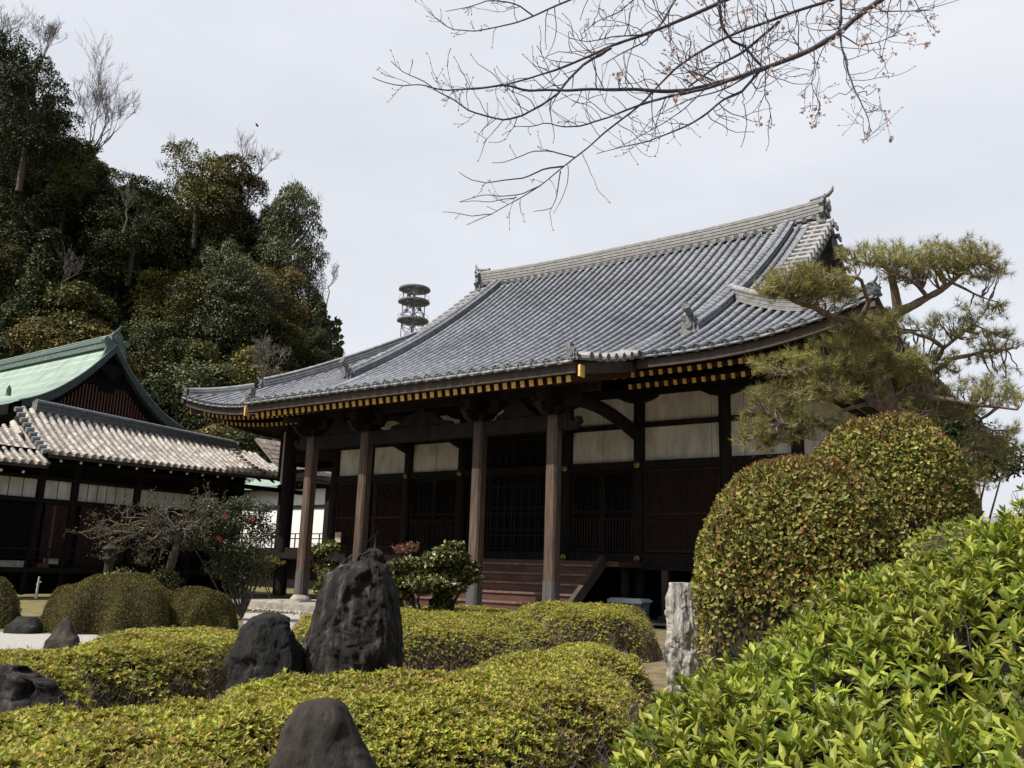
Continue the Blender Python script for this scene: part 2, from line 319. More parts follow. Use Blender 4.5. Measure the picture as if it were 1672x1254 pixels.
# ================================================================== the main hall
YE, YR, XL, XR, KL, KR, KY = 22.5, 35.5, -34.4, -4.8, -25.75, -11.8, 19.35
VL, VRG = -28.1, -9.25                                         # gable verges
GLx, GRx = -26.6, -11.05                                       # descending ridges
def lift(u): return .85*np.clip((abs(u)-9.0)/5.8, 0, 1)**2.3
def prof(d): return 7.85 + np.where(d >= 0, .45*d + .0157*d*d, .36*d + .038*d*d)
def zf(X, Y):
    d = Y-YE; return prof(d) + lift(X-(XL+XR)/2)*np.clip(1-d/8, 0, 1)
def zs(X, Y, right=True):
    d = (XR-X) if right else (X-XL); return prof(d) + .85*np.clip((abs(Y-YR)-7.4)/5.6, 0, 1)**2.3*np.clip(1-d/8, 0, 1)
def front_row(X, y0, y1, off=0):
    Y = np.arange(y0, y1+.01, .3); Y[-1] = y1; return np.stack([np.full_like(Y, X), Y, zf(X, Y)+off], 1)
hall = thing('temple_hall', (-18.8, 26, .1), 'large dark wooden temple hall with sweeping grey tiled roof and stepped porch', 'temple hall')
rb = MB(); SP = .43
cols = np.arange(XL+.15, XR-.1, SP); rows = []
for X in cols:
    kohai = KL+.2 < X < KR-.2
    y0 = KY if kohai else YE
    y1 = YR-.15 if VL-.1 < X < VRG+.1 else (YE + (XR-X) if X > -19 else YE + (X-XL))
    if y1-y0 < .5: rows.append(None); continue
    P = front_row(X, y0, y1); rows.append((X, P, kohai)); covers(rb, P, side=(1,0,0) if False else None, disc=1)
for a, b in zip(rows[:-1], rows[1:]):
    if a is None or b is None: continue
    pans(rb, a[1] if a[2] == b[2] else front_row(a[0], YE, a[1][-1,1]), b[1] if a[2] == b[2] else front_row(b[0], YE, b[1][-1,1]))
# eave course under the round tiles
for x0, x1, y in ((XL+.1, KL, YE), (KL+.1, KR-.1, KY), (KR, XR-.1, YE)):
    n = max(2, int((x1-x0)/.43)); xs = np.linspace(x0, x1, n+1)
    for a, b in zip(xs[:-1], xs[1:]): rb.bar((a+.02, y-.02, float(zf(a, y))-.03), (b-.02, y-.02, float(zf(b, y))-.03), .05, .07)
# base surfaces that close the roof
def base_front(x0, x1, y0, y1, nx=30, ny=24, off=-.07):
    return [[(x, y, float(zf(x, y))+off) for y in np.linspace(y0, y1, ny)] for x in np.linspace(x0, x1, nx)]
rb.sheet(base_front(VL+.1, VRG-.1, YE, YR)); rb.sheet(base_front(KL+.1, KR-.1, KY+.03, YE, 10, 6))
for sg in (0, 1):
    G = []
    for x in np.linspace(0, 1, 16):
        X = (XR-.05)+(VRG-XR)*x if sg else (XL+.05)+(VL-XL)*x; hy = YE + ((XR-X) if sg else (X-XL))
        G.append([(X, y, float(zf(X, y))-.07) for y in np.linspace(YE, hy, 8)])
    rb.sheet(G)
    # side slope
    xa = XR if sg else XL; G = []
    for t in np.linspace(0, 1, 12):
        X = xa + (-(6.2) if sg else 6.2)*t; d = abs(X-xa); G.append([(X, y, float(zs(X, y, bool(sg)))-.07) for y in np.linspace(YE+d, 48.5-d, 30)])
    rb.sheet(G)
G = [[(x, y, float(prof(71-y-YE))-.07) for y in np.linspace(YR, 48.5, 16)] for x in np.linspace(VL+.1, VRG-.1, 12)]; rb.sheet(G)
for sg in (0, 1):
    G = []
    for x in np.linspace(0, 1, 10):
        X = XR+(VRG-XR)*x if sg else XL+(VL-XL)*x; hy = 48.5 - ((XR-X) if sg else (X-XL))
        G.append([(X, y, float(prof(48.5-y)+lift(X+19.6)*max(0, 1-(48.5-y)/8))-.07) for y in np.linspace(hy, 48.5, 6)])
    rb.sheet(G)
for Y in np.arange(YE+.4, 48.3, SP):
    d1 = min(Y-YE, 48.5-Y, 5.6)
    if d1 < .4: continue
    for sg in (True, False):
        X = np.arange(0, d1+.01, .35); Xs = (XR-X) if sg else (XL+X); covers(rb, np.stack([Xs, np.full_like(X, Y), zs(Xs, Y, sg)], 1), disc=1)
roof = rb.build('roof', [MT['tile'], MT['oni']], hall, smooth=True)
# verge tiles on the gable and on the porch edge
for sx, x0, x1 in ((1, VRG-.75, VRG+.12), (-1, VL+.75, VL-.12)):
    for back in (0, 1):
        vb = MB()
        for Y in np.arange(YE+5.2, YR-.1, .42):
            yy = 71-Y if back else Y; z = float(prof(Y-YE)) + .06; vb.tube([(x0, yy, z+.04), (x1, yy, z)], [.10, .115], 9); vb.box((x1+.01*sx, yy, z-.13), (.07, .36, .2))
        vb.build('verge_tiles', MT['ridge_pale'], roof)
for sx, x0 in ((1, KR), (-1, KL)):
    vb = MB()
    for Y in np.arange(KY+.25, YE-.1, .46):
        z = float(prof(Y-YE))+.08; vb.tube([(x0-.3*sx, Y, z+.1), (x0+.28*sx, Y, z)], [.10, .12], 9); tiledisc(vb, np.array([x0+.29*sx, Y, z]), np.array([sx, 0, 0.]), np.array([0, 1., 0]), UP, .12, 0)
    vb.build('verge_tiles', MT['ridge_pale'], roof)
# main ridge
m = MB(); xs = np.linspace(VL+.35, VRG-.35, 40); P = np.stack([xs, np.full_like(xs, YR), 16.32+.22*(abs(xs+18.75)/9)**3], 1)
ridge(m, P, .76, .42, 10, .12); main_ridge = m.build('ridge', MT['ridge_pale'], roof)
m = MB()
for X in np.arange(VL+.6, VRG-.4, .43): tiledisc(m, np.array([X, YR-.26, 16.32+.22*(abs(X+18.75)/9)**3]), np.array([0,-1.,0]), np.array([1.,0,0]), UP, .11, 0); m.box((X+.21, YR-.25, 16.29), (.2, .06, .12))
m.build('ridge_end_discs', MT['oni'], roof)
for x, s in ((VL+.3, -1), (VRG-.3, 1)):
    m = MB(); onigawara(m, (x, YR, 16.45), (s, 0, 0), (0, 1, 0), 1.1); m.box((x-.05*s, YR, 16.35), (.35, .75, .3)); m.build('ridge_end_ornament', MT['oni'], roof)
for X in (GLx, GRx):
    m = MB(); Y = np.linspace(25.2, YR-.2, 22); ridge(m, np.stack([np.full_like(Y, X), Y, zf(X, Y)+.03], 1), .40, .52, 5, .14); m.build('descending_ridge', MT['tile'], roof)
    m = MB(); z = float(zf(X, 25.1)); onigawara(m, (X, 25.05, z-.1), (0, -1, 0), (1, 0, 0), .78, tip=False)
    m.tube([(X, 25.3, z+.45), (X, 25.0, z+.62), (X, 24.75, z+.78)], [.1, .11, .12], 10); tiledisc(m, np.array([X, 24.72, z+.8]), np.array([0, -.85, .5]), np.array([1.,0,0]), np.array([0,.5,.85]), .14, 0)
    m.build('ridge_end_ornament', MT['oni'], roof)
def hipP(sg, s): X = XR-s if sg else XL+s; Y = YE+s; return np.array([X, Y, float(zf(X, Y))])
for sg in (0, 1):
    dirv = nrm(np.array([1. if sg else -1., -1, 0])); sv = np.array([dirv[1], -dirv[0], 0])
    m = MB(); ridge(m, [hipP(sg, s)+UP*.03 for s in np.linspace(2.5, 6.35 if sg else 7.3, 14)], .46, .34, 7, .1); m.build('hip_ridge', MT['ridge_pale'] if sg else MT['ridge_tile'], roof)
    m = MB(); onigawara(m, hipP(sg, 2.4)+UP*.0, dirv, sv, .5); m.build('ridge_end_ornament', MT['oni'], roof)
    m = MB(); P = [hipP(sg, s)+UP*.03 for s in np.linspace(.25, 2.2, 8)]; ridge(m, P, .30, .3, 4, .09); m.build('hip_ridge', MT['ridge_pale'] if sg else MT['ridge_tile'], roof)
    m = MB(); onigawara(m, hipP(sg, .12)-UP*.02, dirv, sv, .42); m.build('ridge_end_ornament', MT['oni'], roof)
for X in (KR-.3, KL+.3):
    m = MB(); Y = np.linspace(KY+.15, 25.0, 16); m.tube(np.stack([np.full_like(Y, X), Y, zf(X, Y)+.07], 1), .15, 9, a0=-.2, a1=math.pi+.2, caps=False); m.build('porch_edge_ridge', MT['tile'], roof)
    m = MB(); onigawara(m, (X+(.12 if X > -19 else -.12), KY+.05, 7.1), (0, -1, 0), (1, 0, 0), .42, tip=False); m.box((X, KY+.1, 7.5), (.16,.2,.2)); m.build('ridge_end_ornament', MT['oni'], roof)
# gable wall and barge boards
m = MB()
for x, s in ((VRG-.85, 1), (VL+.85, -1)):
    Y = np.linspace(27.5, 43.5, 33); pz = [float(prof(min(y, 71-y)-YE))-.12 for y in Y]
    m.add([(x, y, 10.2) for y in Y] + [(x, y, max(z, 10.2)) for y, z in zip(Y, pz)], [(i, i+1, 34+i, 33+i) for i in range(32)])
    for y in np.arange(29.5, 42, .35): m.span(x, x+.05*s, y-.04, y+.04, 10.3, float(prof(min(y, 71-y)-YE))-.3)
    m.span(x, x+.3*s, 33.2, 37.8, 13.2, 13.6); m.span(x, x+.3*s, YR-.2, YR+.2, 13.6, 15.4)
m.build('gable_wall', MT['woodx'], hall)
for x, s in ((VRG, 1), (VL, -1)):
    m = MB()
    for y0, y1 in ((27.2, YR), (YR, 43.8)):
        Y = np.linspace(y0, y1, 18); zt = np.array([float(prof(min(y, 71-y)-YE))-.1 for y in Y])
        G = np.array([[(x-.1*s, y, z-.5), (x-.1*s, y, z), (x, y, z), (x, y, z-.5), (x-.1*s, y, z-.5)] for y, z in zip(Y, zt)]); m.sheet(G)
    m.prism([(-.3,.0),(-.42,-.35),(-.2,-.55),(0,-.95),(.2,-.55),(.42,-.35),(.3,0)], (x+.03*s, YR, 15.5), (0,1,0), UP, (.08,0,0)); m.build('barge_board', MT['woodx'], hall)
# --- eaves
m = MB()
def eave_board(x0, x1, y, z0, h, t=.12, n=24, fn=lambda x: lift(x+19.6)):
    X = np.linspace(x0, x1, n+1)
    for a, b in zip(X[:-1], X[1:]): m.bar((a, y, z0+float(fn(a))), (b, y, z0+float(fn(b))), t, h)
eave_board(KR+.1, XR-.15, YE+.16, 7.64, .26); eave_board(XL+.15, KL-.1, YE+.16, 7.64, .26)
eave_board(KL+.1, KR-.1, KY+.16, 6.92, .30, fn=lambda x: .0*x)
for x in (XR-.16, XL+.16):
    for a, b in zip(np.linspace(YE, 48.4, 20)[:-1], np.linspace(YE, 48.4, 20)[1:]): m.bar((x, a, 7.64+.85*max(0,(abs(a-YR)-7.4)/5.6)**2.3), (x, b, 7.64+.85*max(0,(abs(b-YR)-7.4)/5.6)**2.3), .12, .26)
for x in (KR-.08, KL+.08): m.bar((x, KY+.22, 6.9), (x, YE+.3, 7.62), .1, .3)
m.build('eave_board', MT['woodx'], hall)
m = MB()   # soffits
def soffit(x0, x1, ys, zz, n=20):
    m.sheet([[(x, y, z+float(lift(x+19.6))*max(0, 1-(y-YE)/5)) for y, z in zip(ys, zz)] for x in np.linspace(x0, x1, n)])
soffit(XL+.2, XR-.2, (YE+.2, 24.3, 24.5, 26.5), (7.66, 8.18, 8.0, 8.6)); soffit(XL+.2, XR-.2, (26.4, 30), (8.6, 9.6))
m.sheet([[(x, y, z) for y, z in ((KY+.22, 6.9), (YE+.6, 7.74))] for x in (KL+.1, KR-.1)])
for xa, s in ((XR, -1), (XL, 1)):
    m.sheet([[(xa+s*dx, YE+dx+(26-2*dx)*w, z + .85*max(0,(abs(YE+dx+(26-2*dx)*w-YR)-7.4)/5.6)**2.3*max(0, 1-dx/2.5)) for dx, z in ((.2, 7.66), (1.8, 8.18), (3.6, 8.45))] for w in np.linspace(0, 1, 24)])
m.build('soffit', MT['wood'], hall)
def rafter(p, q, w=.115, h=.15, face=np.array([0,-1.,0])):
    b = MB(); b.bar(p, q, w, h, 0); t = nrm(np.asarray(q, float)-np.asarray(p, float)); b.bar(np.asarray(p)-t*.02, np.asarray(p)-t*.001, w*1.02, h*1.05, 1); return b
nraf = 0
for X in np.arange(KL+.35, KR-.3, .305):
    rafter((X, KY+.38, 6.69), (X, YE+.7, 7.50), .14, .17).build('porch_rafter', [MT['rafter'], MT['gold']], hall)
for X in np.arange(KR+.25-1.2, XR-1.2, .31):
    L_ = float(lift(X+19.6)); rafter((X, YE+.68, 7.48+L_*.8), (X, YE+2.1, 7.95+L_*.5)).build('flying_rafter', [MT['woodx'], MT['gold']], hall)
    rafter((X, YE+1.7, 7.36+L_*.6), (X, 26.5, 8.15+L_*.3)).build('ground_rafter', [MT['woodx'], MT['gold']], hall)
for X in np.arange(XL+.9, KL-.2, .31):
    L_ = float(lift(X+19.6)); rafter((X, YE+.68, 7.48+L_*.8), (X, YE+2.1, 7.95+L_*.5)).build('flying_rafter', [MT['woodx'], MT['gold']], hall)
    rafter((X, YE+1.7, 7.36+L_*.6), (X, 26.5, 8.15+L_*.3)).build('ground_rafter', [MT['woodx'], MT['gold']], hall)
for (xa, s) in ((XR, 1), (XL, -1)):
    p = np.array([xa-.35*s, YE+.35, 8.08]); q = np.array([xa-3.7*s, YE+3.7, 8.6]); b = MB(); b.bar(p, q, .26, .34, 0); t = nrm(q-p); b.bar(p-t*.03, p-t*.002, .27, .35, 1)
    b.bar(p+t*1.2-UP*.35, q-UP*.35, .26, .3, 0); b.bar(p+t*1.17-UP*.35, p+t*1.19-UP*.35, .27, .31, 1); b.build('corner_rafter', [MT['woodx'], MT['gold']], hall)
for x, s in ((KR, 1), (KL, -1)):
    b = MB(); b.span(x-.02*s, x+.05*s, KY+.10, KY+.34, 6.66, 6.98); b.build('gilded_corner_plate', MT['gold'], hall)
# --- posts, beams and wall panels of the front
YW = 26.4; POSTS = [-31.3, -28.25, -26.2, -24.0, -21.2, -16.4, -13.55, -10.5, -8.2]
for i, X in enumerate(POSTS):
    m = MB(); m.tube([(X, YW, .15), (X, YW, 8.2)], .2 if i else .3, 16, caps=False); o = m.build('wall_post', MT['wood'], hall, smooth=True)
m = MB()
for z0, z1, y in ((1.83, 2.22, .12), (5.0, 5.28, .12), (6.42, 6.60, .08), (7.52, 7.8, .14)):
    x0 = -31.3 if z0 != 5.0 else -28.3
    m.span(x0, -8.2, YW-y, YW+y, z0, z1)
    m.span(-8.2-y, -8.2+y, YW, 44.6, z0, z1); 
m.span(-31.3, -28.3, YW-.1, YW+.1, 5.55, 5.68); m.span(-31.4, -31.2, YW, 44.6, 1.83, 2.2); m.span(-31.4, -31.2, YW, 44.6, 5.9, 8)
for X in POSTS[2:]: m.prism([(-.75,0),(-.7,-.10),(-.5,-.2),(-.2,-.27),(.2,-.27),(.5,-.2),(.7,-.10),(.75,0)], (X, YW-.06, 7.55), (1,0,0), UP, (0,.28,0))
m.build('tie_beam', MT['wood'], hall)
def panel(x0, x1, z0, z1, m_, nm='plaster_panel', cracks=()):
    b = MB(); xs = [x0] + list(cracks) + [x1]
    for a, c in zip(xs[:-1], xs[1:]): b.span(a+.006, c-.012, YW+.02, YW+.07, z0, z1)
    b.build(nm, m_, hall)
for i in range(1, 8):
    a, c = POSTS[i]+.18, POSTS[i+1]-.18
    if i != 1 and i != 2: pass
    if i == 1: panel(a-.0, POSTS[3]-.18, 5.28, 6.42, MT['plaster']); panel(a, POSTS[3]-.18, 6.6, 7.52, MT['plaster']); continue
    if i == 2: continue
    cr = [c-.28] if i == 6 else ([(a+c)/2] if i in (3, 5) else ([a+.45] if i == 7 else []))
    if i != 4: panel(a, c, 5.28, 6.42, MT['plaster'], cracks=cr)
    panel(a, c, 6.6, 7.52, MT['plaster'], cracks=cr if i != 3 else ())
b = MB(); b.span(-31.95, -31.35, YW+.02, YW+.07, 5.1, 7.5); b.build('plaster_panel', MT['plaster'], hall)
b = MB(); b.span(-31.1, -28.45, YW+.02, YW+.07, 6.0, 7.52); b.build('shadowed_panel', MT['wood'], hall)
for X in (-31.68, -32.0): m = MB(); m.span(X-.06, X+.06, YW-.04, YW+.04, 5.2, 7.6); m.build('wall_stud', MT['wood'], hall)
# side and back walls
b = MB(); b.span(-8.25, -8.15, YW+.2, 44.6, 2.2, 7.9); b.build('side_wall', MT['plaster'], hall)
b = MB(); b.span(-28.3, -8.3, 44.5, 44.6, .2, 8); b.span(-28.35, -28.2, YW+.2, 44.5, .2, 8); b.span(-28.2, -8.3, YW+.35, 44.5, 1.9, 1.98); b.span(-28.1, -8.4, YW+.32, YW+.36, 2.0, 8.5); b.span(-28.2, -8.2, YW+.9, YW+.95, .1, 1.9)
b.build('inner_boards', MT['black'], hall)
b = MB(); b.span(-36.5, -28.3, YW-.9, 31, 1.74, 1.98); b.build('veranda_floor', MT['wood'], hall)
# lattice shutters and doors
def lattice(x0, x1, z0, z1, dx, dz, nm, w=.022, back=MT['lattice'], m_=MT['lattice'], rails=()):
    b = MB(); b.span(x0, x1, YW+.05, YW+.08, z0, z1, 1)
    for x in np.arange(x0+dx/2, x1, dx): b.span(x-w/2, x+w/2, YW+.0, YW+.04, z0, z1)
    for z in np.arange(z0+dz/2, z1, dz): b.span(x0, x1, YW+.012, YW+.048, z-w/2, z+w/2)
    for z in rails: b.span(x0, x1, YW-.02, YW+.04, z-.04, z+.04)
    for x in (x0+.03, x1-.03): b.span(x-.035, x+.035, YW-.022, YW+.045, z0, z1)
    b.build(nm, [m_, back], hall)
lattice(POSTS[6]+.2, POSTS[7]-.2, 2.24, 5.0, .085, .085, 'lattice_shutter', rails=(2.3, 3.5, 4.95))
lattice(POSTS[7]+.2, POSTS[8]-.2, 2.24, 5.0, .085, .085, 'lattice_shutter', rails=(2.3, 3.5, 4.95))
lattice(POSTS[1]+.2, POSTS[2]+.4, 2.24, 5.0, .1, .4, 'lattice_shutter', rails=(2.3, 3.5, 4.95)); lattice(POSTS[2]+.44, POSTS[3]-.2, 2.24, 5.0, .1, .4, 'lattice_shutter', rails=(2.3, 3.5, 4.95))
for a, c in ((POSTS[3], POSTS[4]), (POSTS[5], POSTS[6])):
    w = (c-a-.4)/2
    for k in range(2):
        x0 = a+.2+w*k; b = MB(); b.span(x0, x0+w, YW+.1, YW+.12, 2.24, 5, 1)
        for x in (x0+.05, x0+w-.05): b.span(x-.045, x+.045, YW, YW+.06, 2.24, 5)
        for z in (2.3, 3.35, 3.6, 4.95): b.span(x0+.09, x0+w-.09, YW+.004, YW+.056, z-.04, z+.04)
        for x in np.arange(x0+.18, x0+w-.12, .115): b.span(x-.02, x+.02, YW+.01, YW+.05, 2.34, 3.31, 2)
        for x in np.arange(x0+.18, x0+w-.12, .23): b.span(x-.012, x+.012, YW+.01, YW+.05, 3.64, 4.91, 0)
        b.build('sliding_door', [MT['wood'], MT['black'], MT['lattice']], hall)
for k in range(4):
    a = POSTS[4]+.22+k*1.1; b = MB(); b.span(a, a+1.07, YW+.15, YW+.2, 2.24, 6.4, 1)
    for x in (a+.05, a+.36, a+.7, a+1.02): b.span(x-.035, x+.035, YW+.08, YW+.15, 2.24, 6.4)
    for z in (2.32, 2.8, 3.0, 3.6, 3.8, 4.6, 5.1, 5.9, 6.35): b.span(a+.0, a+1.07, YW+.085, YW+.145, z-.035, z+.035)
    b.build('folding_door', [MT['wood'], MT['black']], hall)
for X, z in ((POSTS[3], 5.14), (POSTS[4], 5.14), (POSTS[5], 5.14), (POSTS[6], 5.14), (POSTS[5], 2.03), (POSTS[6], 2.03)):
    b = MB(); c = np.array([X, YW-.2, z]); b.tube([c, c+np.array([0,-.03,0]), c+np.array([0,-.05,0]), c+np.array([0,-.09,0])], [.11,.11,.06,.03], 12); b.build('nail_cover', MT['bronze'], hall)
# underfloor posts
for X in np.arange(-27.2, -8, 1.47):
    if -23.6 < X < -14.2: continue
    b = MB(); b.span(X-.1, X+.1, YW-.32, YW-.12, .25, 1.83); b.box((X, YW-.22, .19), (.4, .4, .14)); b.build('floor_post', MT['woodx'], hall)
for x0, x1 in ((-14.0, -8), (-28.3, -24)): b = MB(); b.span(x0, x1, YW-.36, YW-.12, 1.68, 1.83); b.build('floor_beam', MT['wood'], hall)
# porch: pillars, stones, beams, brackets
PX = [-23.9, -21.2, -16.32, -13.6]; PY = 21.12
for X in PX:
    m = MB(); w, c = .19, .06; oc = [(-w+c,-w),(w-c,-w),(w,-w+c),(w,w-c),(w-c,w),(-w+c,w),(-w,w-c),(-w,-w+c)]
    m.add([(X+a, PY+b, .47) for a, b in oc]+[(X+a*.95, PY+b*.95, 6.0) for a, b in oc], [(i, (i+1) % 8, 8+(i+1) % 8, 8+i) for i in range(8)]+[tuple(range(8))[::-1], tuple(range(8,16))])
    p = m.build('porch_pillar', MT['pillar'], hall)
    m = MB(); m.add([(X+a*1.07, PY+b*1.07, .47) for a, b in oc]+[(X+a*1.07, PY+b*1.07, 1.28) for a, b in oc], [(i, (i+1) % 8, 8+(i+1) % 8, 8+i) for i in range(8)]+[tuple(range(8,16))]); m.build('foot_sleeve', MT['pillar_low'], p)
    m = MB(); m.lathe((X, PY, .25), [(.36,0),(.37,.08),(.34,.14),(.28,.19),(.25,.23)], 20); m.box((X, PY, .268), (.9,.9,.04)); m.build('foundation_stone', MT['stone'], p)
m = MB(); m.span(PX[0]-.5, PX[-1]+.5, PY-.13, PY+.13, 5.56, 6.0); m.span(PX[0]-1.6, PX[-1]+1.5, PY-.11, PY+.11, 6.62, 6.86)
for s, x in ((1, PX[-1]), (-1, PX[0])):   # carved beam noses
    m.prism([(0,-.2),(.3,-.26),(.55,-.2),(.72,-.02),(.66,.14),(.52,.1),(.5,.0),(.42,.02),(.4,.2),(.2,.3),(0,.2)], (x+.2*s, PY, 5.78), (s,0,0), UP, (0,.22,0))
m.build('porch_beam', MT['wood'], hall)
for X in PX:
    m = MB(); m.box((X, PY, 6.06), (.5,.5,.14)); m.box((X, PY, 6.17), (.62,.62,.1)); m.prism([(-.75,.1),(-.7,-.02),(-.5,-.1),(.5,-.1),(.7,-.02),(.75,.1)], (X, PY, 6.32), (1,0,0), UP, (0,.2,0)); m.prism([(-.75,.1),(-.7,-.02),(-.5,-.1),(.5,-.1),(.7,-.02),(.75,.1)], (X, PY, 6.322), (0,1,0), UP, (.2,0,0))
    for dx in (-.62, 0, .62): m.box((X+dx, PY, 6.48), (.27,.28,.1)); m.box((X+dx, PY, 6.57), (.34,.34,.1))
    for dy in (-.62, .62): m.box((X, PY+dy, 6.48), (.28,.27,.1)); m.box((X, PY+dy, 6.57), (.34,.34,.09))
    m.prism([(0,-.1),(.35,-.16),(.6,-.05),(.75,.15),(.6,.1),(.4,.12),(0,.12)], (X, PY-.2, 6.1), (0,-1,0), UP, (.18,0,0))
    m.build('bracket_set', MT['wood'], hall)
for a, b_ in zip(PX[:-1], PX[1:]):
    X = (a+b_)/2; m = MB(); k = (b_-a)/3.1; m.prism([(-.85*k,0),(-.8*k,.12),(-.55*k,.2),(-.35*k,.42),(-.18*k,.5),(.18*k,.5),(.35*k,.42),(.55*k,.2),(.8*k,.12),(.85*k,0),(.4*k,.04),(.2*k,.0),(-.2*k,.0),(-.4*k,.04)], (X, PY, 6.0), (1,0,0), UP, (0,.16,0)); m.box((X, PY, 6.56), (.4,.3,.12)); m.build('frog_leg_strut', MT['wood'], hall)
for X in (PX[0], PX[1], PX[2], PX[3]):   # curved beams tying the porch pillars back to the wall
    m = MB(); Y = np.linspace(PY+.1, YW-.1, 12); t = (Y-Y[0])/(Y[-1]-Y[0]); z = 6.75 - .45*t + .28*np.sin(t*math.pi)
    if X in (PX[1], PX[2]): z = z+.1
    m.tube(np.stack([np.full_like(Y, X), Y, z-.12], 1), .2, 8, sq=1.15, up=(0,0,1)); m.build('rainbow_beam', MT['wood'], hall, smooth=True)
# steps and their side boards
n = 5
for k in range(n):
    y = 22.75+k*.36; z = .28+(k+1)*.30
    m2 = MB(); m2.span(-23.5, -14.05, y, y+.40, z-.06, z, 1); m2.span(-23.5, -14.05, y+.05, y+.08, z-.30, z-.06, 0); m2.build('step', [MT['redwood'], MT['tread']], hall)
m = MB(); m.span(-24.3, -13.3, 24.5, YW-.12, 1.74, 1.90); m.build('porch_landing', MT['redwood'], hall)
for X in (-13.85, -23.75):
    m = MB(); m.bar((X, 22.45, .42), (X, 24.55, 1.95), .16, .34); m.build('step_side_board', MT['woodx'], hall)
m = MB(); m.bar((-24.0, 22.4, 1.12), (-24.0, 24.9, 2.85), .045, .045); m.span(-24.03, -23.97, 22.42, 22.48, .3, 1.12); m.span(-24.03, -23.97, 24.7, 24.76, 1.9, 2.75); m.build('handrail', MT['pillar_low'], hall)
c = (np.array([-24.0, 22.4, 1.12])*.42+np.array([-24.0, 24.9, 2.85])*.58)
m = MB(); a = np.linspace(0, 9.4, 40); m.tube([c+np.array([.07*math.cos(t), -.1+.022*t, .02+.016*t+.07*math.sin(t)]) for t in a], .028, 6); m.bar(c+np.array([0,.08,0]), c+np.array([.1,.1,-.22]), .05, .02); m.build('red_tie', mat('faded_red_cloth', (.30,.05,.04), (.42,.10,.07), .8, 12), hall)
# stone apron of the porch
apron = MB(); xs = list(np.arange(-25.6, -11.5, .9)); ys = [19.45, 20.05, 21.0, 22.0, 23.0]
for i in range(len(xs)-1):
    for j in range(len(ys)-1): apron.span(xs[i]+.008, xs[i+1]-.008, ys[j]+.008, ys[j+1]-.008, .03, .25+random.uniform(-.004, .004))
apron.span(-25.55, -12.0, 19.5, 22.9, .0, .235)
tag(apron.build('stone_platform', MT['stone']), 'pale stone slab platform under the porch pillars of the main hall', 'stone platform')
ker = MB()
for X in np.arange(-11.5, -2, 1.1): ker.span(X+.01, X+1.09, 24.2, 24.55, .0, .14+random.uniform(-.01,.01))
tag(ker.build('stone_kerb', MT['stone']), 'low stone kerb in front of the dark underfloor of the hall', 'kerb')
p = MB(); p.sheet([[(x, y, .06) for y in np.linspace(24.5, 44, 4)] for x in (-29, -8)]); tag(p.build('packed_earth_floor', MT['stone']), kind='structure')
# things left by the hall
box_ = thing('storage_box', (-13.75, 25.6, .1), 'grey plastic storage box with pale lid under the hall floor', 'storage box')
c = onY(1028, 1000, 25.2); c = np.array([c[0], 25.2, .12])
m = MB(); w, d = .55, .32
m.add([(c[0]+sx*w*k, c[1]+sy*d*k, z) for k, z in ((.9, .12), (1, .68)) for sy in (-1, 1) for sx in (-1, 1)], BOXF); m.bar(c+[-.5,-.34,.42], c+[.5,-.34,.42], .02, .03); m.build('tub', mat('blue_grey_plastic', (.10,.14,.17), (.13,.17,.20), .45, 4), box_)
m = MB(); m.box((c[0], c[1], .72), (1.2, .74, .07)); m.box((c[0], c[1], .77), (1.08, .62, .04)); m.box((c[0], c[1]-.36, .67), (1.2, .03, .05)); m.build('lid', mat('pale_grey_plastic', (.45,.48,.50), (.52,.55,.56), .5, 4), box_)
c = onY(553, 877, 25.9); s_ = thing('notice_sign', (c[0], 25.9, 1.98), 'small pale notice on a post beside the left end of the hall', 'sign')
m = MB(); m.span(c[0]-.02, c[0]+.02, 25.88, 25.92, 1.98, c[2]+.1); m.build('post', MT['woodx'], s_); m = MB(); m.span(c[0]-.17, c[0]+.17, 25.85, 25.88, c[2]-.22, c[2]+.2); m.build('board', mat('faded_notice', (.30,.20,.16), (.48,.38,.32), .8, 12), s_)
# ================================================================== corridor wing on the left
wing = thing('corridor_building', (-34.5, 21, 0), 'long low dark wooden corridor with weathered grey-brown tiled roof and white panel strip', 'building')
ze = lambda Y: 5.28+(Y-16)*.02
zr = lambda Y: 7.18-(Y-17)*.035
def wp(Y, t, dz=0, drop=0): # t: 0 eave .. 1 ridge foot
    X = -33.0-2.75*t; return np.array([X, Y, ze(Y)*(1-t)+zr(Y)*t - .10*math.sin(math.pi*t)+dz-drop])
m = MB(); Ys = np.arange(16.45, 28.0, .325); R_ = []
for Y in Ys:
    P = np.array([wp(Y, t) for t in np.linspace(0, 1, 9)]); R_.append(P); covers(m, P, r=.1, step=.34, lift=.035, tap=.965)
for a, b in zip(R_[:-1], R_[1:]): pans(m, a, b, step=.15)
m.sheet([[wp(Y, t, -.06) for t in np.linspace(0, 1, 6)] for Y in (16.35, 20, 24, 28.0)])
m.sheet([[wp(Y, 1, -.06) + np.array([-2.75*t, 0, -(zr(Y)-ze(Y))*t]) for t in (0, .5, 1)] for Y in (16.35, 27.4)])
wroof = m.build('tiled_roof', MT['oldtile'], wing, smooth=True)
m = MB()
for t in np.arange(0.02, .98, .105):   # short end tiles on the verge, and the second verge by the shingles
    p = wp(16.4, t, .05); m.tube([p+[0,-.30,-.05], p+[0,.02,.02]], [.095,.085], 8)
m.build('verge_tiles', MT['ridge_tile'], wroof)
m = MB()
for t in np.arange(0.04, .98, .11): p = wp(26.3, t, .10); m.tube([p+[.0,-.16,-.03], p+[0,.2,.05]], [.09,.08], 8); m.box(p+[0,.0,-.06], (.22,.4,.1))
m.build('verge_tiles', MT['oldtile'], wroof)
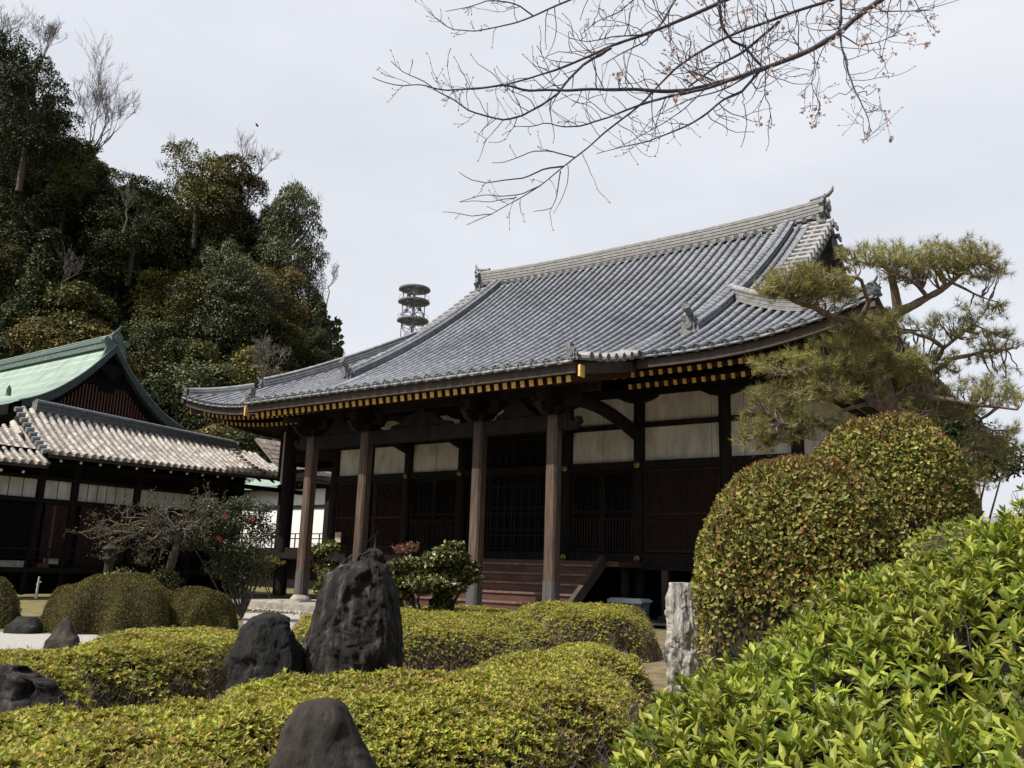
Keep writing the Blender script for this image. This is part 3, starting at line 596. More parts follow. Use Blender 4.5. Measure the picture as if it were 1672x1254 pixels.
m = MB(); ridge(m, [wp(Y, 1.02) for Y in np.linspace(16.9, 26.6, 20)], .36, .4, 5, .09); m.build('ridge', MT['oni'], wroof)
m = MB(); ridge(m, [wp(Y, 1.02, .36) for Y in np.linspace(16.9, 26.6, 20)], .05, .3, 1, .085); m.build('ridge_cap', MT['ridge_tile'], wroof)
m = MB(); onigawara(m, wp(26.7, 1.02, .0), (0,1,0), (1,0,0), .5, tip=False); m.build('ridge_end_ornament', MT['oni'], wroof)
# lower roof section running on to the left
m = MB(); R_ = []
lp = lambda Y, t: np.array([-33.15-2.6*t, Y, 4.86+(Y-16)*.02+1.55*t-.08*math.sin(math.pi*t)])
for Y in np.arange(9.0, 16.45, .31):
    P = np.array([lp(Y, t) for t in np.linspace(0, 1, 9)]); R_.append(P); covers(m, P, r=.085, step=.3, lift=.03, tap=.965)
for a, b in zip(R_[:-1], R_[1:]): pans(m, a, b, step=.13)
m.sheet([[lp(Y, t)-[0,0,.06] for t in (0, .5, 1)] for Y in (9, 16.5)]); lower = m.build('lower_tiled_roof', MT['oldtile'], wing, smooth=True)
m = MB(); m.tube([lp(16.2, t)+[0,0,.12] for t in (.75, .9, 1.05)], [.11,.13,.12], 8); m.build('end_tile', MT['plaster'], lower)
# shingled piece where the wing meets the hall
m = MB(); P0 = []
def shp(Y, t): return np.array([-32.9-3.1*t, Y, 5.42+2.25*t-.1*math.sin(math.pi*t)])
for k in range(9):
    t0, t1 = k/9, (k+1.15)/9
    for Y in np.arange(28.0, 31.6, .16):
        w = .155; j = random.uniform(0, .02); m.add([shp(Y, t0)+[0,0,.03+j], shp(Y+w, t0)+[0,0,.03+j], shp(Y+w, t1)+[0,0,j], shp(Y, t1)+[0,0,j]], [(0,1,2,3)]); m.add([shp(Y, t0)+[0,0,.03+j], shp(Y+w, t0)+[0,0,.03+j], shp(Y+w, t0)-[0,0,.01], shp(Y, t0)-[0,0,.01]], [(3,2,1,0)])
m.sheet([[shp(Y, t)-[0,0,.05] for t in (0, .5, 1)] for Y in (27.9, 31.7)]); m.build('shingle_roof', MT['shingle'], wing)
# eaves, walls, floor
m = MB(); m.bar((-33.06, 16.4, ze(16.4)-.12), (-33.06, 28.0, ze(28)-.12), .05, .09); m.bar((-33.2, 9, 4.62), (-33.2, 16.5, 4.76), .05, .09); m.bar((-33.02,28.0,ze(28)-.12),(-33.02,30.4,ze(28)-.1), .05,.12)
m.build('eave_board', MT['woodx'], wing)
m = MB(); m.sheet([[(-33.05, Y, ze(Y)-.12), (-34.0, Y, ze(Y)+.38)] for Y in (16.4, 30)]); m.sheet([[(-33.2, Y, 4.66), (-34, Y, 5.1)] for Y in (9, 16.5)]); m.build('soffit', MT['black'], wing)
for Y in list(np.arange(16.9, 30, .78)):
    b = MB(); p = np.array([-33.12, Y, ze(Y)-.24]); q = np.array([-34.0, Y, ze(Y)+.2]); b.bar(p, q, .07, .08, 0); t = nrm(q-p); b.bar(p-t*.02, p-t*.002, .08, .09, 1); b.build('rafter', [MT['wood'], MT['plasterw']], wing)
for Y in list(np.arange(9.4, 16.4, .78)):
    b = MB(); p = np.array([-33.25, Y, 4.52+(Y-16)*.02]); q = np.array([-34.0, Y, 4.9]); b.bar(p, q, .07, .08, 0); t = nrm(q-p); b.bar(p-t*.02, p-t*.002, .08, .09, 1); b.build('rafter', [MT['wood'], MT['plasterw']], wing)
WX = -34.0; posts = [9.6, 12.4, 14.9, 16.72, 18.05, 20.7, 23.4, 24.9, 25.9]
for Y in posts:
    b = MB(); b.span(WX-.1, WX+.1, Y-.12, Y+.12, .1, 5.5); b.build('post', MT['wood'], wing)
m = MB()
for z0, z1 in ((3.5, 3.66), (4.36, 4.5), (1.0, 1.16), (4.9, 5.1)): m.span(WX-.07, WX+.09, 9, 26.0 if z0 < 4.6 else 30.2, z0, z1)
m.build('tie_beam', MT['wood'], wing)
for a, c in zip(posts[:-1], posts[1:]):
    if c > 25.5: continue
    n = max(2, int((c-a-.3)/.38)); xs = np.linspace(a+.14, c-.14, n+1)
    for u, v in zip(xs[:-1], xs[1:]): b = MB(); b.span(WX-.04, WX+.0, u+.02, v-.02, 3.66, 4.36); b.build('white_panel', MT['plaster'], wing)
m = MB(); m.span(WX-.12, WX-.08, 9, 26.0, .1, 5.5); m.span(-40, WX-.08, 25.9, 26.0, .1, 5.5); m.build('board_wall', MT['black'], wing)
m = MB(); m.span(WX-.02, WX+.03, 17.0, 17.9, 1.16, 3.5); m.span(WX-.02, WX+.03, 10, 14.7, 1.16, 3.5); m.span(WX-.02, WX+.03, 18.4, 20.4, 1.16, 3.5); m.build('door_panel', MT['lattice'], wing)
m = MB(); m.span(WX, -33.3, 9, 26, .98, 1.06); m.span(-33.35, -33.25, 9, 26, .9, 1.08); m.build('veranda', MT['wood'], wing)
for Y in np.arange(9.5, 26, 1.35): m = MB(); m.span(-33.4, -33.28, Y-.06, Y+.06, .1, .9); m.build('veranda_post', MT['wood'], wing)
m = MB(); m.bar((-33.32, 9, 1.75), (-33.32, 26, 1.75), .06, .06); m.bar((-33.32, 9, 1.45), (-33.32, 26, 1.45), .04, .04)
for Y in np.arange(9.5, 26, 1.35): m.span(-33.35, -33.29, Y-.03, Y+.03, 1.08, 1.8)
m.build('railing', MT['wood'], wing)
m = MB(); m.span(-33.5, -33.42, 17.05, 17.13, 1.1, 3.4); m.build('red_brown_pole', MT['redwood'], wing)
# stone troughs and blocks on the veranda edge
for px, py, w, h, lab in ((14, 922, .9, .30, 'grey stone trough with a green plant, left of the corridor step'), (66, 925, .42, .26, 'reddish block at the corridor veranda edge'), (83, 916, .38, .22, 'pale block stacked behind the reddish block'), (45, 932, 1.0, .1, 'flat pale stone slab on the corridor veranda edge')):
    c = onX(px, py, -33.55); b = MB()
    b.add([(c[0]+sx*.2*k, c[1]+sy*w/2*k, z) for z, k in ((c[2]-h/2, .95), (c[2]+h/2, 1)) for sy in (-1, 1) for sx in (-1, 1)], BOXF)
    tag(b.build('stone_block', MT['stone'] if h != .26 else MT['redwood']), lab, 'stone block')
b = MB(); c = onX(62, 952, -31.5); b.tube([(c[0], c[1], .05), (c[0]+.03, c[1], c[2]+.22)], [.045, .03], 8); b.tube([(c[0]-.1, c[1], c[2]-.05), (c[0]+.12, c[1]+.05, c[2]+.05)], [.02,.02], 6); tag(b.build('bamboo_post', MT['plaster']), 'thin pale bamboo post beside the clipped ball hedge', 'post')
# ================================================================== green copper roofed building
GX, GY, GZ = -38.5, 21.5, 11.35
gb = thing('copper_roofed_building', (-45, 21.5, 0), 'large building behind the corridor with pale green copper roof and dark gable', 'building')
def gp(d): return GZ - 1.36*d + .13*d*d
def gp2(d): return gp(d) if d < 3.7 else gp(3.7) - .42*(d-3.7)
m = MB(); D = np.linspace(0, 5.1, 34); Xs = np.arange(-66, GX+.01, .55)
for i in range(len(D)-1):
    for sg in (-1, 1):
        za, zb = gp2(D[i]), gp2(D[i+1])
        x1 = GX if D[i+1] < 4.0 else GX + (D[i+1]-4.0)*1.5
        m.add([(-66, GY+sg*D[i], za+.0), (x1, GY+sg*D[i], za), (x1, GY+sg*D[i+1], zb+.018), (-66, GY+sg*D[i+1], zb+.018)], [(0,1,2,3)]); m.add([(x1, GY+sg*D[i+1], zb+.018), (-66, GY+sg*D[i+1], zb+.018), (-66, GY+sg*D[i+1], zb), (x1, GY+sg*D[i+1], zb)], [(0,1,2,3)])
groof = m.build('copper_roof', MT['copper'], gb)
m = MB()
for sg in (-1, 1):
    G = []
    for d in np.linspace(0, 3.9 if sg < 0 else 5.0, 20): z = gp(d) if d < 4 else gp2(d); y = GY+sg*d; G.append([(GX+.04, y, z+.02), (GX+.04, y, z-.36-.02*d), (GX-.3, y, z-.36-.02*d)])
    m.sheet(G)
m.build('barge_board', MT['barge'], gb)
m = MB()
for sg in (-1, 1): m.tube([(GX-.02, GY+sg*d, gp(d)+.03) for d in np.linspace(0, 4, 16)], .035, 6)
m.build('verge_roll', MT['copper'], groof)
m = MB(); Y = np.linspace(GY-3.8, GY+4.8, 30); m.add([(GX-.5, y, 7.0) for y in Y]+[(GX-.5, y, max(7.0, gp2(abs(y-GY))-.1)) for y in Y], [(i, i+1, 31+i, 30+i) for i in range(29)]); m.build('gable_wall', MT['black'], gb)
m = MB()
for y in np.arange(GY-2.3, GY+2.5, .155):
    zt = min(9.35, gp(abs(y-GY))-.75) - .25*(abs(y-GY) < .35)
    if zt > 7.3: m.span(GX-.5, GX-.44, y-.022, y+.022, 7.1, zt)
m.build('gable_lattice', mat('russet_lattice', (.06,.022,.012), (.14,.055,.03), .7, 8), gb)
m = MB(); m.prism([(-.5,0),(-.62,-.3),(-.3,-.5),(0,-.85),(.3,-.5),(.62,-.3),(.5,0)], (GX-.1, GY, GZ-.95), (0,1,0), UP, (.1,0,0)); m.build('gable_pendant', MT['black'], gb)
m = MB()
for z, w, h in ((0, .5, .16), (.17, .42, .12), (.30, .5, .07), (.38, .34, .1)): m.span(-66, GX-.15, GY-w/2, GY+w/2, GZ-.08+z, GZ-.08+z+h)
m.tube([(-66, GY, GZ+.44), (GX-.1, GY, GZ+.44)], .1, 8); m.build('ridge', MT['copperd'], groof)
m = MB(); m.span(-66, GX-.1, GY-.09, GY+.09, GZ+.53, GZ+.57); m.build('ridge_cap', MT['copper'], groof)
m = MB(); c = np.array([GX-.1, GY, GZ-.05]); s_ = np.array([0,1.,0])
m.prism([(-.75,-.95),(-.55,-.5),(-.45,-.1),(-.5,.15),(-.36,.3),(-.25,.25),(-.28,.5),(-.15,.68),(0,.74),(.15,.68),(.28,.5),(.25,.25),(.36,.3),(.5,.15),(.45,-.1),(.55,-.5),(.75,-.95),(.3,-.3),(0,.05),(-.3,-.3)], c, s_, UP, (.14,0,0))
for sg in (-1, 1): m.tube([c+[-.12,sg*.5,.2], c+[.14,sg*.5,.2]], [.17,.15], 12)
m.tube([c+[-.1,0,.35], c+[.15,0,.35]], [.2,.17], 12); m.tube([c+[-.2,0,.62], c+[.1,0,.75], c+[.3,0,.95]], [.1,.09,.04], 8); m.build('ridge_end_ornament', MT['copperd'], groof)
m = MB(); ex = GX+1.65
for a, b in zip(np.linspace(-66, ex, 26)[:-1], np.linspace(-66, ex, 26)[1:]): m.span(a, b, GY-5.12, GY-5.0, gp2(5.1)-.42, gp2(5.1)+.005)
m.span(ex-.1, ex, GY-5.1, GY-4.0, gp2(5.1)-.35, gp2(5.1)+.0); m.build('eave_fascia', MT['black'], gb)
m = MB(); m.span(-66, GX-.6, GY-3.6, GY+4.2, .0, gp2(3.7)-.5); m.span(-66, GX+1.5, GY-5, GY-3.5, gp2(5.1)-.35, gp2(5.1)-.3); m.build('wall', MT['black'], gb)
m = MB(); c = onX(14, 640, GX+.2); m.tube([c-[0,0,.15], c+[.0,.0,.1], c+[.1,-.05,.28]], [.12,.1,.02], 8); m.build('roof_finial', MT['copperd'], groof)
# ================================================================== white walled building seen through the passage
wb = thing('white_walled_building', (-44, 39, 0), 'white plastered building with dark timber frame seen through the open passage', 'building')
m = MB(); m.span(-52, -38.5, 38, 38.1, 2.4, 6.4); m.build('wall', MT['plasterw'], wb)
m = MB(); 
for px in (456, 533): x = onY(px, 840, 37.9)[0]; m.span(x-.2, x+.2, 37.86, 38.02, 2.4, 6.5)
m.span(-52, -38.5, 37.9, 38.02, 5.05, 5.22); m.span(-52, -38.5, 37.88, 38.02, 6.25, 6.55); m.span(-52,-38.5,37.8,38.1,2.3,2.5)
for z in (3.05, 3.35): m.span(-52, -38.5, 37.3, 37.36, z, z+.06)
for x in np.arange(-52, -38.5, 1.1): m.span(x-.03, x+.03, 37.3, 37.36, 2.4, 3.4)
m.span(-52,-38.5,37.0,38,2.2,2.4); m.build('timber_frame', MT['wood'], wb)
m = MB(); m.sheet([[(x, 37.2, 6.45), (x, 38.3, 6.95), (x, 41, 8.6)] for x in (-54, -45.2)]); m.span(-54, -45.2, 37.18, 37.3, 6.25, 6.44); m.build('copper_roof', MT['copper'], wb)
m = MB(); Rr = []
for x in np.arange(-45.0, -38.2, .36):
    P = np.array([(x, y, z) for y, z in ((37.0, 6.75), (38.5, 7.6), (41, 9.3))]); Rr.append(P); covers(m, P, r=.09, step=.35)
for a, b in zip(Rr[:-1], Rr[1:]): pans(m, a, b, step=.3)
m.sheet([[(x, 37.0, 6.7), (x, 38.5, 7.55), (x, 41, 9.25)] for x in (-45.1, -38.2)]); m.build('tiled_roof', MT['tile'], wb)
m = MB(); m.span(-52, -38.6, 38.2, 44, 2.2, 6.3); m.span(-52, -38.6, 38.1, 44, .0, 2.2); m.build('rear_mass', MT['wood'], wb)
# ================================================================== far things
tw = at(672, 560, 200); tw = np.array([tw[0], tw[1], 0]); tower = thing('telecom_tower', tw, 'distant grey lattice telecom tower with three round platforms rising behind the hall roof', 'tower')
def tz(py): return at(672, py, 200)[2]
rt = 3.65
for py in (466, 488, 521):
    m = MB(); z = tz(py); k = 28; a = np.arange(k)/k*2*math.pi; ring = lambda r, dz: np.stack([tw[0]+r*np.cos(a), tw[1]+r*np.sin(a), np.full(k, z+dz)], 1)
    V = np.concatenate([ring(rt, -.18), ring(rt, .12), ring(rt*.93, .12), ring(rt*.93, -.18)]); m.add(V, [(q*k+i, q*k+(i+1) % k, ((q+1) % 4)*k+(i+1) % k, ((q+1) % 4)*k+i) for q in range(4) for i in range(k)])
    V = np.concatenate([ring(rt*.95, 0), ring(rt*.32, 0)]); m.add(V, [(i, (i+1) % k, k+(i+1) % k, k+i) for i in range(k) if i % 4])
    for t in np.linspace(-.88, .88, 15):
        h = rt*math.sqrt(1-t*t); m.bar(tw+[t*rt, -h, z-.2], tw+[t*rt, h, z-.2], .2, .22)
    for t in (-.5, 0, .5):
        h = rt*math.sqrt(1-t*t); m.bar(tw+[-h, t*rt, z-.3], tw+[h, t*rt, z-.3], .2, .22)
    p = m.build('round_platform', MT['iron'], tower)
    m = MB()
    if py == 466: continue
    for t in a[::2]: m.bar(tw+[rt*.97*math.cos(t), rt*.97*math.sin(t), z+.1], tw+[rt*.97*math.cos(t), rt*.97*math.sin(t), z+1.0], .06, .06)
    m.tube(np.concatenate([ring(rt*.97, 1.0), ring(rt*.97, 1.0)[:1]]), .04, 4, caps=False); m.build('guard_rail', MT['iron'], p)
m = MB(); q = 1.75; zt = tz(466)
for sx in (-1, 1):
    for sy in (-1, 1): m.bar(tw+[sx*q*1.25, sy*q*1.25, 0], tw+[sx*q, sy*q, zt], .22, .22)
zz = np.arange(0, zt, 3.1)
for a_, b_ in zip(zz[:-1], zz[1:]):
    for s_, ax in ((-1, 0), (1, 0), (-1, 1), (1, 1)):
        p0 = [s_*q, -q] if ax == 0 else [-q, s_*q]; p1 = [s_*q, q] if ax == 0 else [q, s_*q]
        f = 1.25-.25*a_/zt
        m.bar(tw+[p0[0]*f, p0[1]*f, a_], tw+[p1[0]*f, p1[1]*f, b_], .12, .12); m.bar(tw+[p1[0]*f, p1[1]*f, a_], tw+[p0[0]*f, p0[1]*f, b_], .12, .12); m.bar(tw+[p0[0]*f, p0[1]*f, a_], tw+[p1[0]*f, p1[1]*f, a_], .1, .1)
m.tube([tw+[0,0,0], tw+[0,0,zt]], .35, 8); m.build('lattice_mast', MT['iron'], tower)
for dx, dy, py, r in ((-1.2, -.5, 477, .9), (1.4, -1, 476, .8), (.4, -1.6, 500, .7), (-1, -1.5, 506, .9), (-3, -1, 509, .35), (1, 1, 501, .8)):
    m = MB(); c = tw+[dx, dy, tz(py)]; m.lathe(c-[0,0,r/2], [(.05,0),(r*.5,.1),(r*.55,r*.5),(r*.5,r*.9),(.05,r)], 10); m.build('antenna', MT['iron'], tower)
c = at(590, 590, 150); ab = thing('apartment_block', (c[0], c[1], 0), 'tiny sliver of a pale olive building above the left roof slope', 'building')
m = MB(); w_ = 5.5; ztop = at(590, 578, 150)[2]; m.box((c[0], c[1]+5, ztop/2), (w_*1.5, 10, ztop)); m.build('wall', mat('olive_render', (.30,.33,.20), (.36,.39,.25), .8, 2), ab)
for k in range(3): m = MB(); m.box((c[0]-2.6+2.4*k, c[1]-.03, ztop-3), (1.2, .1, 1.3)); m.build('window', MT['iron'], ab)
m = MB(); m.box((c[0], c[1]+5, ztop+.1), (w_*1.55, 10.3, .3)); m.build('parapet', MT['plaster'], ab)
# utility pole and houses on the right
c = grd(1613, 55, 0); pole = thing('utility_pole', c, 'slender grey utility pole behind the pine on the right', 'utility pole')
m = MB(); zt = at(1613, 640, 55)[2]; m.tube([c, [c[0], c[1], zt]], [.2, .13], 10); m.build('pole', MT['stone'], pole)
for k, dz in enumerate((.6, 1.5, 2.3)): m = MB(); m.bar(np.array([c[0], c[1], zt-dz])-VR*(.9-.1*k), np.array([c[0], c[1], zt-dz])+VR*(.9-.1*k), .09, .09); m.build('crossarm', MT['iron'], pole)
m = MB(); m.lathe((c[0]+.3, c[1]-.2, zt-3.4), [(.25,0),(.25,.8),(.1,.9)], 10); m.build('transformer', MT['iron'], pole)
for i, (px, d, w, h, lab) in enumerate(((1662, 60, 6, 5.4, 'house with grey roof at the right edge behind the pine'), (1590, 62, 8, 6.0, 'distant beige house low behind the pine'))):
    c = grd(px, d, 0); ho = thing('house', c, lab, 'house'); rz = math.atan2(VR[1], VR[0]); C_ = np.array([c[0], c[1], 0])+VF*3
    m = MB(); m.box(C_+[0,0,h*.42], (w, 6, h*.84), rz=rz); m.build('wall', MT['plaster'], ho)
    m = MB(); f = VF*3.6; s = VR*(w/2+.5); z0, z1 = h*.82, h*1.12
    m.add([C_-f-s+UP*z0, C_-f+s+UP*z0, C_-s+UP*z1, C_+s+UP*z1, C_+f-s+UP*z0, C_+f+s+UP*z0], [(0,1,3,2), (2,3,5,4), (0,2,4), (1,5,3)]); m.build('roof', MT['tile'], ho)
    for k in (-1, 0, 1): m = MB(); p = C_-VF*3.02+VR*(k*w*.3)+UP*h*.6; m.box(p, (1.3, .08, 1.2), rz=rz); m.build('window', MT['iron'], ho)
c = grd(1599, 16, 0); m = MB(); m.tube([c, [c[0], c[1], at(1599, 766, 16)[2]]], [.06, .055], 8); m.lathe([c[0], c[1], at(1599, 766, 16)[2]-.02], [(.075,0),(.07,.06),(.02,.1)], 8); tag(m.build('garden_post', MT['stone']), 'pale post just behind the right-hand round bush', 'post')
# gravel court
A = [grd(-400, 14.5), grd(0, 13.9), grd(120, 13.4), grd(400, 13.6), grd(520, 14.6), grd(700, 17), grd(840, 18), grd(840, 23), grd(700, 24), grd(520, 27.3), grd(385, 26.5), grd(400, 20.5), grd(240, 17.6), grd(60, 17.2), grd(0, 18.6), grd(-400, 19)]
poly_sheet('gravel_court', A, .0, MT['gravel'])
peb = MB(); ico = [(0,0,1),(0,0,-1),(1,0,0),(-1,0,0),(0,1,0),(0,-1,0)]; icf = [(0,2,4),(0,4,3),(0,3,5),(0,5,2),(1,4,2),(1,3,4),(1,5,3),(1,2,5)]
for i in range(900):
    c = np.array([random.uniform(-26.5, -12), 19.42-abs(random.gauss(0, .35)), .03]); s = random.uniform(.03, .085); peb.add(np.array(ico)*[s*random.uniform(.8,1.5), s, s*.6]+c+rng.normal(0, s*.15, (6,3)), icf)
tag(peb.build('drip_line_pebbles', MT['stone'], smooth=True), kind='stuff')
poly_sheet('moss_bank', [grd(-300, 17.5), grd(0, 17.4), grd(60, 17.2), grd(240, 17.6), grd(400, 20.5), grd(392, 27), grd(460, 34), grd(560, 60), grd(-400, 60)], .004, MT['moss'])
# ================================================================== foliage tools
LEAF4 = np.array([(0,0,0), (.24,.5,.07), (0,1,-.04), (-.24,.5,.07)]); LEAF4F = np.array([(0,1,2), (0,2,3)])
LEAF8 = np.array([(0,0,0), (.13,.3,.05), (.17,.6,.05), (0,1,-.10), (-.17,.6,.05), (-.13,.3,.05), (0,.3,0), (0,.62,-.01)]); LEAF8F = np.array([(0,1,6,6), (1,2,7,6), (2,3,7,7), (0,6,5,5), (6,7,4,5), (7,3,4,4)])
LEAF8T = np.array([(0,1,6), (1,2,7), (1,7,6), (2,3,7), (0,6,5), (6,7,4), (6,4,5), (7,3,4)])
NEEDLE = np.array([(-.03,0,0), (.03,0,0), (0,1,0)]); NEEDLEF = np.array([(0,1,2)])
def scatter(mb, T, F, P, L, N, s, mat=0, wid=1.0):
    """one template per point: L its length, N its face, s its size"""
    P = np.asarray(P, float); n = len(P)
    if not n: return
    L = nrm(L); N = nrm(N - L*np.sum(N*L, 1, keepdims=True)); W = np.cross(L, N); s = np.broadcast_to(np.asarray(s, float), (n,))[:, None, None]
    V = P[:, None] + s*(T[None, :, 0:1]*W[:, None]*wid + T[None, :, 1:2]*L[:, None] + T[None, :, 2:3]*N[:, None])
    k = len(T); Fa = (F[None] + (np.arange(n)*k)[:, None, None]).reshape(-1, F.shape[1]); mb.add(V.reshape(-1, 3), Fa, mat)
def rdir(n): return nrm(rng.normal(size=(n, 3)))
def rosettes(mb, P, A, s, k=5, T=LEAF8, F=LEAF8T, open_=.9, mat=0):
    """k leaves fanned round each shoot tip"""
    n = len(P); A = nrm(A); ref = rdir(n); S = nrm(np.cross(A, ref)); Q = np.cross(A, S); s = np.broadcast_to(s, (n,))
    for i in range(k):
        a = i/k*2*math.pi + rng.uniform(-.35, .35, n); rad = S*np.cos(a)[:, None]+Q*np.sin(a)[:, None]; o = rng.uniform(open_-.35, open_+.25, n)[:, None]
        L = rad*np.sin(o)+A*np.cos(o); scatter(mb, T, F, P, L, A-rad*.2, s*rng.uniform(.7, 1.12, n), mat)
def tri_sample(V, F, n, wts=None):
    a, b, c = V[F[:,0]], V[F[:,1]], V[F[:,2]]; nn = np.cross(b-a, c-a); ar = np.linalg.norm(nn, axis=1); w = ar if wts is None else ar*wts
    i = rng.choice(len(F), n, p=w/w.sum()); u = rng.random(n); v = rng.random(n); fl = u+v > 1; u[fl] = 1-u[fl]; v[fl] = 1-v[fl]
    return a[i]+(b[i]-a[i])*u[:, None]+(c[i]-a[i])*v[:, None], nrm(nn[i])
def polydist(P, poly):
    """signed distance inside a 2-D polygon"""
    poly = np.asarray(poly, float); x, y = P[..., 0], P[..., 1]; ins = np.zeros(x.shape, bool); d = np.full(x.shape, 1e9)
    for i in range(len(poly)):
        a, b = poly[i], poly[(i+1) % len(poly)]; e = b-a; t = np.clip(((x-a[0])*e[0]+(y-a[1])*e[1])/max(e.dot(e), 1e-9), 0, 1)
        d = np.minimum(d, np.hypot(x-a[0]-t*e[0], y-a[1]-t*e[1])); c = ((a[1] > y) != (b[1] > y)); xi = a[0]+(y-a[1])/(b[1]-a[1]+1e-12)*e[0]; ins ^= c & (x < xi)
    return np.where(ins, d, -d)
def hedge(name, poly, top, edge, n, leaf, mats, label, cat='hedge', cell=.07, rough=.05, nseed=0, twigs=400, ros=True, topfn=None, group=None, power=2.6):
    """mats: core, leaf (top), leaf (flank), twig. A clipped shrub: lumpy mound over a plan outline"""
    poly = np.array([p[:2] for p in poly]); lo = poly.min(0)-.05-edge*.3; hi = poly.max(0)+.05+edge*.3
    nx, ny = [max(4, int((hi[k]-lo[k])/cell)) for k in (0, 1)]
    gx, gy = np.meshgrid(np.linspace(lo[0], hi[0], nx), np.linspace(lo[1], hi[1], ny), indexing='ij'); P2 = np.stack([gx, gy], -1)
    d = polydist(P2, poly) + noise(P2, 1.6, nseed, 2)*edge*.22
    tt = top if topfn is None else topfn(P2)
    prof_ = np.where(d > 0, (1-(1-np.clip(d/edge, 0, 1))**power)**(1/power*1.2), 0)
    z = tt*prof_*(1+.07*noise(P2, 1.6, nseed+1, 2)) + rough*noise(P2, 3.4, nseed+2, 3)*(d > 0)
    V = np.stack([gx, gy, z], -1).reshape(-1, 3); i, j = np.meshgrid(np.arange(nx-1), np.arange(ny-1), indexing='ij'); i = i.ravel(); j = j.ravel()
    Q = np.stack([i*ny+j, (i+1)*ny+j, (i+1)*ny+j+1, i*ny+j+1], 1); keep = (V[Q][:, :, 2] > .02).any(1); Q = Q[keep]
    c = (poly.mean(0)); root = thing(name, (c[0], c[1], 0), label, cat, group)
    F = np.concatenate([Q[:, :3], Q[:, [0, 2, 3]]]); 
    # sides are sampled by their true area, faces turned away from the garden path less
    ctr = V[F].mean(1); nn = np.cross(V[F[:,1]]-V[F[:,0]], V[F[:,2]]-V[F[:,0]]); nn = nrm(nn)
    S, N = tri_sample(V, F, n); dep = rng.exponential(leaf*(.5 if leaf < .05 else 1.0), n)
    S = S - N*dep[:, None] + rng.normal(0, leaf*.3, (n, 3)); 
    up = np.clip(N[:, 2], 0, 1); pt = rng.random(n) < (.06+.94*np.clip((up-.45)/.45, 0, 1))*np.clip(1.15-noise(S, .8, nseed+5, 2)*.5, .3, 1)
    fol = MB(); A = N*.8+UP*.7+rdir(n)*.55
    k = 4 if ros else 0
    if ros:
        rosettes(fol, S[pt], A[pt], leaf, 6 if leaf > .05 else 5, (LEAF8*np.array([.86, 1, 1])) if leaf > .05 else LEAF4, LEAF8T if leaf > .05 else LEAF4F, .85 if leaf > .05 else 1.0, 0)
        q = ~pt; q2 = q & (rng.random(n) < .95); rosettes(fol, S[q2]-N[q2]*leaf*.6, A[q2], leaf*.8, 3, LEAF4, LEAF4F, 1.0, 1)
    else:
        L = rdir(n)*.8+N*.5+UP*.3; scatter(fol, LEAF4, LEAF4F, S[pt], L[pt], N[pt]+rdir(pt.sum())*.7, leaf*rng.uniform(.7, 1.2, pt.sum()), 0, 1.3)
        q = ~pt; scatter(fol, LEAF4, LEAF4F, S[q], L[q], N[q]+rdir(q.sum())*.7, leaf*rng.uniform(.6, 1.1, q.sum()), 1, 1.3)
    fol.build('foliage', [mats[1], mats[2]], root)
    tw_ = MB(); W, Nw = tri_sample(V, F, twigs, wts=(1.05-np.clip(nn[:, 2], 0, 1))**1.0)
    for p, q in zip(W, Nw):
        dv = nrm((np.array([q[0]*.35, q[1]*.35, 1])+rng.normal(0, .35, 3))[None])[0]; l = rng.uniform(1.5, 4.5)*leaf*(1.6 if leaf < .05 else .85); b = p-dv*l*.7-q*leaf*.3
        tw_.tube([b, p+rng.normal(0, leaf*.15, 3), p+dv*l*.3+q*leaf*.2], [leaf*.06, leaf*.045, leaf*.02], 3, caps=False)
    tw_.build('twigs', mats[3], root)
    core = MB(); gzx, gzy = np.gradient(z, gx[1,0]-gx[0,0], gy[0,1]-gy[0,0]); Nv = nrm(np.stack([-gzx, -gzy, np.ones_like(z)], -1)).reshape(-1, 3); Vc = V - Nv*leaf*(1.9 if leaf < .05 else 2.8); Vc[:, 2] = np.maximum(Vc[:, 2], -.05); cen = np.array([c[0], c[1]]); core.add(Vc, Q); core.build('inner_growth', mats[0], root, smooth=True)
    return root
